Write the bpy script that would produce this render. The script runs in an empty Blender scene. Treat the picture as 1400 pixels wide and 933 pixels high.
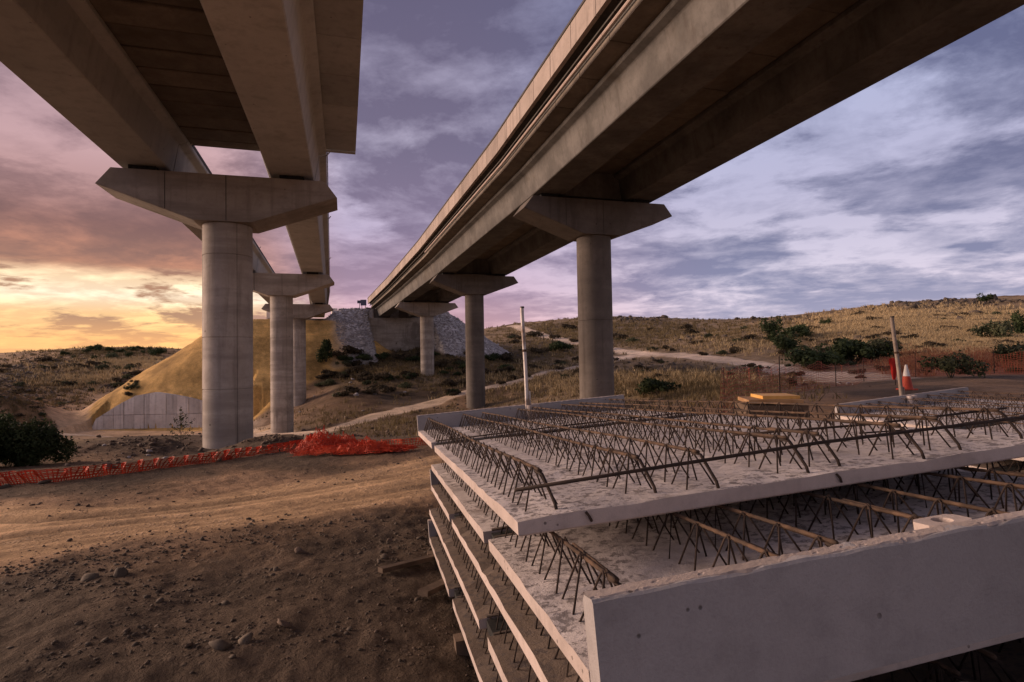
import bpy, math, random
import numpy as np
from math import radians as rad, sin, cos, pi
from mathutils import Vector, Matrix
random.seed(7); rng = np.random.default_rng(11)
SC = bpy.context.scene
COL = SC.collection

# ------------------------------------------------------------------ camera
F = 778.0; CZ = 1.4                       # focal length in px of a 1400 px wide frame, eye height
PITCH = math.atan(23.5/F); ROLL = rad(1.0)
f_ = np.array([0, cos(PITCH), sin(PITCH)]); u0 = np.array([0, -sin(PITCH), cos(PITCH)]); r0 = np.array([1., 0, 0])
R_ = cos(ROLL)*r0 - sin(ROLL)*u0; U_ = cos(ROLL)*u0 + sin(ROLL)*r0
CAM = np.array([0, 0, CZ])
cd = bpy.data.cameras.new('camera'); cam = bpy.data.objects.new('camera', cd); COL.objects.link(cam)
cd.sensor_width = 36; cd.lens = 36*F/1400; cd.clip_start = .05; cd.clip_end = 9000
cam.matrix_world = Matrix(((R_[0], U_[0], -f_[0], 0), (R_[1], U_[1], -f_[1], 0), (R_[2], U_[2], -f_[2], CZ), (0, 0, 0, 1)))
SC.camera = cam

def ray(x, y): return f_ + (x-700)/F*R_ - (y-466.5)/F*U_
def at(x, y, Y):
    d = ray(x, y); return CAM + d*(Y/d[1])

# ------------------------------------------------------------------ light
SC.view_settings.view_transform = 'Standard'; SC.view_settings.look = 'None'
SC.view_settings.exposure = 0.5; SC.view_settings.gamma = 1
SUN_AZ = rad(-80); SUN_EL = rad(13)        # azimuth from +Y towards +X
sl = bpy.data.lights.new('sun', 'SUN'); sun = bpy.data.objects.new('sun', sl); COL.objects.link(sun)
sl.energy = 3.6; sl.angle = rad(34); sl.color = (1.0, .69, .51)
sd = Vector((sin(SUN_AZ)*cos(SUN_EL), cos(SUN_AZ)*cos(SUN_EL), sin(SUN_EL)))
sun.rotation_euler = (-sd).to_track_quat('-Z', 'Y').to_euler()
sun.location = sd*60

def s2l(c): return tuple(((v/255)/12.92 if v/255 <= .04045 else ((v/255+.055)/1.055)**2.4) for v in c)

class NT:
    """tiny helper around a node tree"""
    def __init__(s, t): s.t = t; t.nodes.clear()
    def n(s, kind, **kw):
        nd = s.t.nodes.new(kind)
        for k, v in kw.items():
            if k.startswith('i_'):
                nm = k[2:].replace('_', ' ')
                sock = nd.inputs[int(nm)] if nm.isdigit() else nd.inputs[nm]
                s.put(sock, v)
            else: setattr(nd, k, v)
        return nd
    def put(s, sock, v):
        if hasattr(v, 'is_output'): s.t.links.new(v, sock)
        elif hasattr(v, 'outputs'): s.t.links.new(v.outputs[0], sock)
        else:
            if sock.type == 'RGBA' and len(v) == 3: v = (*v, 1)
            sock.default_value = v
    def math(s, op, a, b=0.0, clamp=False):
        nd = s.t.nodes.new('ShaderNodeMath'); nd.operation = op; nd.use_clamp = clamp
        s.put(nd.inputs[0], a); s.put(nd.inputs[1], b); return nd.outputs[0]
    def mix(s, fac, a, b, blend='MIX'):
        nd = s.t.nodes.new('ShaderNodeMix'); nd.data_type = 'RGBA'; nd.blend_type = blend
        s.put(nd.inputs[0], fac); s.put(nd.inputs[6], a); s.put(nd.inputs[7], b); return nd.outputs[2]
    def ramp(s, fac, stops, interp='LINEAR'):
        nd = s.t.nodes.new('ShaderNodeValToRGB'); nd.color_ramp.interpolation = interp
        el = nd.color_ramp.elements
        while len(el) < len(stops): el.new(.5)
        for e, (p, c) in zip(el, stops):
            e.position = p; e.color = (*c, 1) if hasattr(c, '__len__') else (c, c, c, 1)
        s.put(nd.inputs[0], fac); return nd.outputs[0]
    def noise(s, vec, scale, detail=4, rough=.55, dist=0.0):
        nd = s.n('ShaderNodeTexNoise'); s.put(nd.inputs['Vector'], vec)
        nd.inputs['Scale'].default_value = scale; nd.inputs['Detail'].default_value = detail
        nd.inputs['Roughness'].default_value = rough; nd.inputs['Distortion'].default_value = dist
        return nd.outputs[0]
    def smooth(s, v, a, b):
        nd = s.t.nodes.new('ShaderNodeMapRange'); nd.interpolation_type = 'SMOOTHSTEP'
        s.put(nd.inputs[0], v); nd.inputs[1].default_value = a; nd.inputs[2].default_value = b
        return nd.outputs[0]

def make_world():
    w = bpy.data.worlds.new('World'); SC.world = w; w.use_nodes = True
    k = NT(w.node_tree)
    dirn = k.n('ShaderNodeTexCoord').outputs['Generated']
    sep = k.n('ShaderNodeSeparateXYZ', i_0=dirn)
    x, y, z = sep.outputs
    zc = k.math('MAXIMUM', z, 0.0)
    # clouds lie on a plane overhead: divide by height for perspective
    den = k.math('ADD', zc, .135)
    px = k.math('DIVIDE', x, den); py = k.math('DIVIDE', y, den)
    P = k.n('ShaderNodeCombineXYZ', i_X=px, i_Y=py).outputs[0]
    hl = k.math('SQRT', k.math('ADD', k.math('MULTIPLY', x, x), k.math('MULTIPLY', y, y)))
    hl = k.math('MAXIMUM', hl, .02)
    az = rad(-43)
    c = k.math('DIVIDE', k.math('ADD', k.math('MULTIPLY', x, sin(az)), k.math('MULTIPLY', y, cos(az))), hl)
    def rp(st): return k.ramp(zc, [(p, s2l(col)) for p, col in st])
    Ld = rp([(0, (238, 178, 118)), (.035, (214, 156, 106)), (.07, (166, 126, 100)), (.12, (160, 118, 94)), (.15, (136, 98, 86)), (.2, (116, 83, 80)), (.3, (120, 92, 98)), (.45, (108, 91, 102)), (1, (84, 76, 90))])
    Lb = rp([(0, (248, 182, 118)), (.04, (252, 192, 122)), (.075, (255, 208, 146)), (.10, (255, 236, 206)), (.125, (255, 226, 184)), (.145, (196, 134, 104)), (.2, (150, 106, 96)), (.3, (188, 152, 154)), (.45, (150, 128, 142)), (1, (110, 100, 120))])
    Md = rp([(0, (200, 145, 130)), (.05, (180, 138, 145)), (.12, (148, 122, 142)), (.22, (120, 106, 130)), (.35, (104, 95, 118)), (.55, (90, 84, 108)), (1, (76, 74, 96))])
    Mb = rp([(0, (240, 180, 155)), (.05, (215, 168, 172)), (.12, (192, 162, 180)), (.22, (172, 158, 182)), (.35, (190, 182, 204)), (.55, (150, 144, 170)), (1, (110, 108, 134))])
    Bd = rp([(0, (172, 160, 166)), (.1, (150, 140, 152)), (.3, (128, 118, 132)), (1, (92, 88, 102))])  # unseen sky behind the camera, brightened and warmed as fill light
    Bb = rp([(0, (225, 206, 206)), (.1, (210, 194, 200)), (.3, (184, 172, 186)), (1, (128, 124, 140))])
    Rd = rp([(0, (168, 158, 182)), (.05, (146, 143, 168)), (.12, (120, 121, 150)), (.25, (104, 105, 134)), (.4, (92, 95, 126)), (.6, (82, 86, 114)), (1, (74, 78, 110))])
    Rb = rp([(0, (222, 200, 208)), (.06, (206, 192, 206)), (.14, (192, 184, 202)), (.25, (170, 167, 192)), (.4, (160, 164, 194)), (.6, (135, 145, 185)), (1, (110, 114, 146))])
    warp = k.n('ShaderNodeTexNoise', i_Scale=.9, i_Detail=3); k.put(warp.inputs['Vector'], P)
    v2 = k.n('ShaderNodeVectorMath', operation='MULTIPLY_ADD'); k.put(v2.inputs[0], warp.outputs[1]); v2.inputs[1].default_value = (.38, .38, .38); k.put(v2.inputs[2], P)
    rot = k.n('ShaderNodeMapping'); k.put(rot.inputs[0], v2.outputs[0]); rot.inputs['Rotation'].default_value = (0, 0, rad(20)); rot.inputs['Scale'].default_value = (1.0, 1.0, 1); rot.inputs['Location'].default_value = (3.1, 1.7, 0)
    n1 = k.noise(rot.outputs[0], 1.0, 12, .58, .0)
    n2 = k.noise(rot.outputs[0], 3.6, 10, .66, .0)
    n3 = k.noise(P, .38, 3, .5)
    m = k.math('ADD', k.math('MULTIPLY', n1, .66), k.math('ADD', k.math('MULTIPLY', n2, .19), k.math('MULTIPLY', n3, .26)))
    gap = k.smooth(m, .545, .635)
    soft = k.smooth(m, .47, .62)
    off = k.n('ShaderNodeVectorMath', operation='ADD'); k.put(off.inputs[0], rot.outputs[0]); off.inputs[1].default_value = (-.11, .14, 0)
    l1 = k.math('SUBTRACT', k.noise(rot.outputs[0], 1.7, 9, .6), k.noise(off.outputs[0], 1.7, 9, .6))
    off2 = k.n('ShaderNodeVectorMath', operation='ADD'); k.put(off2.inputs[0], rot.outputs[0]); off2.inputs[1].default_value = (-.05, .06, 0)
    l2 = k.math('SUBTRACT', k.noise(rot.outputs[0], 5.0, 8, .62), k.noise(off2.outputs[0], 5.0, 8, .62))
    lump = k.math('ADD', k.math('MULTIPLY', l1, 1.6), k.math('MULTIPLY', l2, .7))
    fac = k.math('ADD', k.math('ADD', k.math('MULTIPLY', soft, .34), k.math('MULTIPLY', gap, .58)), k.math('ADD', lump, .04), True)
    # low bands near the sunset open up more
    low = k.smooth(zc, .155, .125)
    facL = k.math('ADD', fac, k.math('MULTIPLY', low, k.math('SUBTRACT', k.smooth(k.noise(rot.outputs[0], 1.5, 9, .6), .42, .55), .42)), True)
    L = k.mix(facL, Ld, Lb); M = k.mix(fac, Md, Mb); Rr = k.mix(fac, Rd, Rb)
    wl = k.smooth(c, .885, .972); wr = k.smooth(c, .86, .40)
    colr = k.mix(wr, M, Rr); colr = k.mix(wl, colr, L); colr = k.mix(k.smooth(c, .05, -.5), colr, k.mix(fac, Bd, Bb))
    # thickness variation: darker bellies
    belly = k.smooth(k.noise(rot.outputs[0], .42, 5, .5), .40, .66)
    amt = k.math('MULTIPLY', belly, k.smooth(zc, .13, .26))
    colr = k.mix(k.math('MULTIPLY', amt, .30), colr, (.55, .53, .58), 'MULTIPLY')
    sky = k.n('ShaderNodeTexSky', sky_type='NISHITA', sun_disc=False); sky.sun_elevation = SUN_EL; sky.sun_rotation = SUN_AZ
    skyc = k.mix(1.0, sky.outputs[0], (.06, .06, .06), 'MULTIPLY')
    colr = k.mix(.06, colr, skyc)
    ground = k.smooth(z, -.002, -.03)
    colr = k.mix(ground, colr, (.06, .04, .03))
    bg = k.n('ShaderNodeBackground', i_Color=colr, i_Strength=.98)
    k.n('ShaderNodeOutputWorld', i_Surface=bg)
make_world()

# ------------------------------------------------------------------ materials
def new_mat(name):
    m = bpy.data.materials.new(name); m.use_nodes = True
    return m, NT(m.node_tree)
def finish(k, color, rough=.9, normal=None, metal=0.0, spec=.3):
    b = k.n('ShaderNodeBsdfPrincipled'); k.put(b.inputs['Base Color'], color); k.put(b.inputs['Roughness'], rough)
    k.put(b.inputs['Metallic'], metal); b.inputs['Specular IOR Level'].default_value = spec
    if normal is not None: k.put(b.inputs['Normal'], normal)
    k.n('ShaderNodeOutputMaterial', i_Surface=b.outputs[0])
def bump(k, h, strength=.3, dist=.02, normal=None):
    b = k.n('ShaderNodeBump', i_Strength=strength, i_Distance=dist, i_Height=h)
    if normal is not None: k.put(b.inputs['Normal'], normal)
    return b.outputs[0]

def concrete(name, c1, c2, stain=.5, streak=.4, scale=1.0, rough=.85, speck=0.0, bands=0.0, holes=(14, .05)):
    m, k = new_mat(name)
    P = k.n('ShaderNodeNewGeometry').outputs['Position']
    a = k.noise(P, .55*scale, 7, .6)
    b = k.noise(P, 4*scale, 6, .65)
    col = k.mix(k.smooth(a, .32, .68), c1, c2)
    col = k.mix(k.math('MULTIPLY', k.smooth(b, .45, .75), .35), col, tuple(v*.55 for v in c1))
    mp = k.n('ShaderNodeMapping'); k.put(mp.inputs[0], P); mp.inputs['Scale'].default_value = (2.2*scale, 2.2*scale, .16*scale)
    st = k.noise(mp.outputs[0], 1.4, 6, .6)
    col = k.mix(k.math('MULTIPLY', k.smooth(st, .5, .72), streak), col, (.07, .055, .045))
    bl = k.noise(P, .23*scale, 8, .7, .5)
    col = k.mix(k.math('MULTIPLY', k.smooth(bl, .54, .66), stain*.6), col, (.11, .085, .06))
    if bands:
        mb = k.n('ShaderNodeMapping'); k.put(mb.inputs[0], P); mb.inputs['Scale'].default_value = (.12, .12, 1.1)
        bn = k.noise(mb.outputs[0], 1.3, 5, .6); col = k.mix(k.math('MULTIPLY', k.smooth(bn, .42, .62), bands), col, tuple(v*.62 for v in c1))
    # pin holes
    vo = k.n('ShaderNodeTexVoronoi', i_Scale=holes[0]); k.put(vo.inputs['Vector'], P)
    hole = k.smooth(vo.outputs['Distance'], holes[1]*1.5, holes[1])
    rare = k.smooth(k.noise(P, holes[0]*.35, 2), .46, .54)
    hole = k.math('MULTIPLY', hole, rare)
    col = k.mix(k.math('MULTIPLY', hole, .7), col, (.03, .025, .02))
    orn = k.n('ShaderNodeObjectInfo').outputs['Random']
    col = k.mix(1.0, col, k.ramp(orn, [(0, .78), (1, 1.12)]), 'MULTIPLY')
    fine = k.noise(P, 60*scale, 4, .7)
    col = k.mix(k.math('MULTIPLY', k.smooth(fine, .4, .75), .22), col, tuple(v*.6 for v in c1))
    if speck:
        sp = k.noise(P, 26, 6, .75); sp2 = k.noise(P, 1.7, 5, .6)
        f = k.math('MULTIPLY', k.smooth(sp, .50, .57), k.smooth(sp2, .38, .52))
        col = k.mix(k.math('MULTIPLY', f, speck), col, (.10, .085, .085))
        dirt = k.smooth(k.noise(P, 2.6, 6, .65, .4), .55, .72)
        col = k.mix(k.math('MULTIPLY', dirt, .55), col, (.16, .12, .10))
    h = k.math('ADD', k.math('MULTIPLY', b, .5), k.math('MULTIPLY', fine, .5))
    if speck: h = k.math('ADD', h, k.math('MULTIPLY', k.noise(P, 34, 5, .7), 1.0))
    h = k.math('SUBTRACT', h, k.math('MULTIPLY', hole, .8))
    finish(k, col, rough, bump(k, h, .45, .012 if not speck else .012))
    return m

def simple(name, c1, c2, scale=8, rough=.8, metal=0.0, bumpd=.004, rust=None):
    m, k = new_mat(name)
    P = k.n('ShaderNodeNewGeometry').outputs['Position']
    a = k.noise(P, scale, 6, .62)
    col = k.mix(k.smooth(a, .35, .65), c1, c2)
    if rust:
        r2 = k.smooth(k.noise(P, scale*.4, 5, .6), .48, .6)
        col = k.mix(r2, col, rust)
    fine = k.noise(P, scale*8, 4, .7)
    finish(k, col, rough, bump(k, fine, .5, bumpd), metal)
    return m

MAT = {}
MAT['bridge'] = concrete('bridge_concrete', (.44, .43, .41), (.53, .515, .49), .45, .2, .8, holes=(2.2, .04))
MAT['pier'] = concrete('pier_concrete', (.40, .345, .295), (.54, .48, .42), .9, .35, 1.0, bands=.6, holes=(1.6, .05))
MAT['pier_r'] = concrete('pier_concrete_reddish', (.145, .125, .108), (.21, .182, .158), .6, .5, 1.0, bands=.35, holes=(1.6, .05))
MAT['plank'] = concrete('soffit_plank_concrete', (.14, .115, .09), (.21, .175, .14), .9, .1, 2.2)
MAT['fascia'] = concrete('fascia_concrete', (.34, .28, .24), (.41, .34, .295), .4, .4, 1.3)
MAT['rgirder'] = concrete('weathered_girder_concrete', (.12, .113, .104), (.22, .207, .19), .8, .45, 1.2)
MAT['wallpanel'] = concrete('retaining_wall_concrete', (.66, .58, .52), (.80, .73, .66), .45, .35, .7)
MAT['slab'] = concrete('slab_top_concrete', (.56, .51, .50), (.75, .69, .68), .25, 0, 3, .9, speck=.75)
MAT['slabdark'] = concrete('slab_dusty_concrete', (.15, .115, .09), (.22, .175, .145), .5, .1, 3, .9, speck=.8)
MAT['slabside'] = concrete('slab_edge_concrete', (.48, .405, .37), (.60, .515, .475), .35, .1, 5, .75, holes=(22, .08))
MAT['upstand'] = concrete('smooth_grey_concrete', (.35, .33, .33), (.41, .385, .385), .75, .10, 2.0, .6, holes=(11, .055))
MAT['rubber_and_shadow'] = simple('bearing_rubber_gap_shadow', (.015, .015, .015), (.03, .03, .03))  # bearing pads; also the painted shadow in the slab gaps
MAT['rebar'] = simple('dark_steel_bar', (.030, .021, .018), (.055, .037, .029), 20, .75, .2, .002)
MAT['rust'] = simple('rusty_chord', (.055, .035, .024), (.14, .088, .058), 14, .85, .1, .003, rust=(.07, .048, .036))
MAT['post'] = simple('galvanised_post', (.50, .47, .45), (.62, .58, .55), 6, .6, .3, .002, rust=(.22, .15, .11))
MAT['postb'] = simple('brown_post', (.20, .16, .13), (.30, .25, .21), 6, .7, .2, .002)
MAT['wood'] = simple('weathered_wood', (.085, .06, .042), (.14, .10, .072), 9, .85)
MAT['board'] = simple('yellow_formwork_board', (.62, .34, .09), (.70, .42, .14), 5, .6)
MAT['boardold'] = simple('old_formwork_board', (.30, .17, .08), (.38, .24, .13), 5, .8)
MAT['net'] = simple('orange_safety_net', (.72, .085, .028), (.50, .05, .022), 3, .6)
MAT['netr'] = simple('faded_orange_net', (.36, .10, .06), (.40, .10, .06), 3, .7)
MAT['conered'] = simple('cone_red', (.42, .05, .03), (.50, .08, .04), 4, .6)
MAT['conewhite'] = simple('cone_white', (.70, .66, .62), (.78, .74, .70), 4, .6)
MAT['red'] = simple('red_cloth', (.60, .03, .02), (.50, .03, .02), 4, .8)
MAT['sign'] = simple('sign_metal', (.06, .06, .09), (.08, .08, .12), 4, .6)
MAT['white'] = simple('white_render', (.7, .65, .62), (.76, .72, .7), .2, .9)
MAT['roof'] = simple('roof_tiles', (.30, .14, .10), (.36, .19, .13), .5, .9)
MAT['rock'] = concrete('dark_rock', (.085, .066, .05), (.15, .118, .09), .4, 0, 3)
MAT['stone'] = concrete('pale_riprap_stone', (.36, .335, .335), (.55, .52, .52), .2, 0, 2)
MAT['gravel'] = concrete('brown_gravel', (.10, .07, .05), (.20, .145, .11), .4, 0, 8)
MAT['pipe'] = simple('pipe_pink', (.42, .33, .28), (.48, .38, .33), 3, .5)
MAT['edge'] = simple('dark_edge_and_recess_shade', (.05, .045, .04), (.08, .07, .06), 3, .8)  # dark edging; on the kerb beam it also paints recess shade
MAT['house'] = MAT['white']

def leaf_mat(name, c1, c2):
    m, k = new_mat(name)
    P = k.n('ShaderNodeNewGeometry')
    n = k.noise(P.outputs['Position'], 1.3, 3)
    rnd = k.n('ShaderNodeObjectInfo').outputs['Random']
    col = k.mix(k.smooth(n, .35, .65), c1, c2)
    hs = k.n('ShaderNodeHueSaturation', i_Color=col); k.put(hs.inputs['Value'], k.math('ADD', .8, k.math('MULTIPLY', rnd, .45)))
    b = k.n('ShaderNodeBsdfPrincipled', i_Roughness=.7); k.put(b.inputs['Base Color'], hs.outputs[0]); b.inputs['Specular IOR Level'].default_value = .2
    tr = k.n('ShaderNodeBsdfTranslucent'); k.put(tr.inputs[0], hs.outputs[0])
    mx = k.n('ShaderNodeMixShader', i_0=.25); k.put(mx.inputs[1], b.outputs[0]); k.put(mx.inputs[2], tr.outputs[0])
    k.n('ShaderNodeOutputMaterial', i_Surface=mx.outputs[0]); return m
MAT['leaf'] = leaf_mat('dark_green_leaves', (.030, .045, .018), (.055, .075, .03))
MAT['leaf2'] = leaf_mat('dusty_green_leaves', (.05, .06, .03), (.09, .095, .05))
MAT['scrub'] = leaf_mat('brown_scrub', (.045, .035, .022), (.085, .065, .04))
MAT['straw'] = leaf_mat('dry_straw', (.42, .31, .165), (.54, .42, .245))
MAT['rustweed'] = leaf_mat('rusty_weeds', (.26, .11, .06), (.36, .19, .10))
MAT['straw2'] = leaf_mat('dull_dry_grass', (.16, .12, .06), (.24, .18, .09))

def terrain_mat():
    m, k = new_mat('earth')
    P = k.n('ShaderNodeNewGeometry').outputs['Position']
    at_ = k.n('ShaderNodeAttribute', attribute_name='soil'); c = at_.outputs['Color']
    a = k.noise(P, .9, 8, .65, .3); b = k.noise(P, 7, 7, .68); e = k.noise(P, 45, 5, .7)
    g = k.noise(P, .12, 6, .6)
    val = k.math('ADD', k.math('ADD', k.math('MULTIPLY', a, .9), k.math('MULTIPLY', b, .65)), k.math('ADD', k.math('MULTIPLY', e, .45), k.math('MULTIPLY', g, .7)))
    val = k.math('ADD', k.math('MULTIPLY', k.math('SUBTRACT', val, 1.35), 1.75), 1.0)
    hs = k.n('ShaderNodeHueSaturation', i_Color=c); k.put(hs.inputs['Value'], k.math('MAXIMUM', val, .3))
    col = hs.outputs[0]
    vo = k.n('ShaderNodeTexVoronoi', i_Scale=22, i_Randomness=1.0); k.put(vo.inputs['Vector'], P)
    peb = k.math('MULTIPLY', k.smooth(vo.outputs['Distance'], .42, .25), k.smooth(k.noise(P, 3, 4), .48, .62))
    hs2 = k.n('ShaderNodeHueSaturation', i_Color=col, i_Saturation=.75, i_Value=1.5)
    col = k.mix(k.math('MULTIPLY', peb, .45), col, hs2.outputs[0])
    h = k.math('ADD', k.math('MULTIPLY', b, 1.2), k.math('ADD', k.math('MULTIPLY', e, .45), k.math('MULTIPLY', peb, .35)))
    finish(k, col, .95, bump(k, h, .8, .06), spec=.15)
    return m
MAT['earth'] = terrain_mat()

# ------------------------------------------------------------------ mesh helpers
def link(name, me, mats, parent=None):
    o = bpy.data.objects.new(name, me); COL.objects.link(o)
    if me is not None and mats is not None and len(me.materials) == 0:
        for m in (mats if isinstance(mats, (list, tuple)) else [mats]): me.materials.append(MAT[m] if isinstance(m, str) else m)
    if parent is not None:
        o.parent = parent; o.location = -parent_loc(parent)
    return o
WLOC = {}
def parent_loc(p): return Vector(WLOC.get(p.name, (0, 0, 0)))
def tag(o, label=None, cat=None, group=None, kind=None):
    if label: o['label'] = label
    if cat: o['category'] = cat
    if group: o['group'] = group
    if kind: o['kind'] = kind
    return o
def empty(name, loc, label=None, cat=None, group=None):
    o = bpy.data.objects.new(name, None); COL.objects.link(o); o.location = loc; o.empty_display_size = .3
    WLOC[o.name] = tuple(loc); return tag(o, label, cat, group)

class MB:
    def __init__(s): s.v = []; s.f = []; s.m = []
    def add(s, vs, fs, mi=0):
        n = len(s.v); s.v.extend([tuple(v) for v in vs]); s.f.extend([tuple(i+n for i in f) for f in fs]); s.m.extend([mi]*len(fs)); return s
    def hexa(s, p, mi=0):   # 8 points: bottom loop 0-3, top loop 4-7
        return s.add(p, [(3, 2, 1, 0), (4, 5, 6, 7), (0, 1, 5, 4), (1, 2, 6, 5), (2, 3, 7, 6), (3, 0, 4, 7)], mi)
    def prism(s, a, b, mi=0, caps=True):   # two matching loops of points
        n = len(a); fs = [(i, (i+1) % n, n+(i+1) % n, n+i) for i in range(n)]
        if caps: fs += [tuple(range(n-1, -1, -1)), tuple(range(n, 2*n))]
        return s.add(list(a)+list(b), fs, mi)
    def tube(s, pts, r, n=6, mi=0, caps=True, radii=None):
        pts = [np.array(p, float) for p in pts]; rings = []
        for i, p in enumerate(pts):
            t = pts[min(i+1, len(pts)-1)]-pts[max(i-1, 0)]; t /= (np.linalg.norm(t)+1e-9)
            a = np.cross(t, (0, 0, 1)) if abs(t[2]) < .9 else np.cross(t, (1, 0, 0)); a /= np.linalg.norm(a); b = np.cross(t, a)
            rr = radii[i] if radii is not None else r
            rings.append([p+rr*(cos(2*pi*j/n)*a+sin(2*pi*j/n)*b) for j in range(n)])
        vs = [v for rg in rings for v in rg]; fs = []
        for i in range(len(pts)-1):
            for j in range(n): fs.append((i*n+j, i*n+(j+1) % n, (i+1)*n+(j+1) % n, (i+1)*n+j))
        if caps: fs += [tuple(range(n-1, -1, -1)), tuple(range((len(pts)-1)*n, len(pts)*n))]
        return s.add(vs, fs, mi)
    def lathe(s, c, prof, n=48, mi=0):
        vs = []; fs = []
        for (r, z) in prof:
            for j in range(n): vs.append((c[0]+r*cos(2*pi*j/n), c[1]+r*sin(2*pi*j/n), c[2]+z))
        for i in range(len(prof)-1):
            for j in range(n): fs.append((i*n+j, i*n+(j+1) % n, (i+1)*n+(j+1) % n, (i+1)*n+j))
        fs += [tuple(range(n-1, -1, -1)), tuple(range((len(prof)-1)*n, len(prof)*n))]
        return s.add(vs, fs, mi)
    def mesh(s, name, smooth=False, angle=None):
        me = bpy.data.meshes.new(name); me.from_pydata(s.v, [], s.f); me.update()
        if any(s.m): me.polygons.foreach_set('material_index', s.m)
        if smooth:
            me.polygons.foreach_set('use_smooth', [True]*len(s.f))
            if angle:
                me.set_sharp_from_angle(angle=rad(angle))
        return me
    def build(s, name, mat, parent=None, smooth=False, angle=None):
        return link(name, s.mesh(name, smooth, angle), mat, parent)

def fast_mesh(name, V, Fc, mat, smooth=False):
    """V (n,3) float, Fc (m,k) int array of equal-sized faces"""
    me = bpy.data.meshes.new(name); V = np.ascontiguousarray(V, dtype=np.float32); Fc = np.ascontiguousarray(Fc, dtype=np.int32)
    m, kk = Fc.shape
    me.vertices.add(len(V)); me.vertices.foreach_set('co', V.ravel())
    me.loops.add(m*kk); me.loops.foreach_set('vertex_index', Fc.ravel())
    me.polygons.add(m); me.polygons.foreach_set('loop_start', np.arange(0, m*kk, kk, dtype=np.int32))
    try: me.polygons.foreach_set('loop_total', np.full(m, kk, dtype=np.int32))
    except Exception: pass
    if smooth: me.polygons.foreach_set('use_smooth', np.ones(m, dtype=bool))
    me.update(calc_edges=True)
    if mat: me.materials.append(MAT[mat])
    return me

# ------------------------------------------------------------------ numpy noise
def _h(ix, iy, s):
    n = (ix.astype(np.int64)*374761393 + iy.astype(np.int64)*668265263 + s*974634777) & 0xffffffff
    n = ((n ^ (n >> 13))*1274126177) & 0xffffffff
    return ((n ^ (n >> 16)) & 0xffff)/65535.0
def vnoise(x, y, s=0):
    ix = np.floor(x); iy = np.floor(y); fx = x-ix; fy = y-iy
    fx = fx*fx*(3-2*fx); fy = fy*fy*(3-2*fy)
    a = _h(ix, iy, s); b = _h(ix+1, iy, s); c = _h(ix, iy+1, s); d = _h(ix+1, iy+1, s)
    return (a+(b-a)*fx)*(1-fy)+(c+(d-c)*fx)*fy - .5
def fbm(x, y, s=0, o=4, g=.5):
    t = 0; a = 1
    for i in range(o):
        t = t+a*vnoise(x*2**i+17.3*i, y*2**i-9.1*i, s+i); a *= g
    return t
def sst(x, a, b):
    t = np.clip((x-a)/(b-a), 0, 1); return t*t*(3-2*t)

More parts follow.
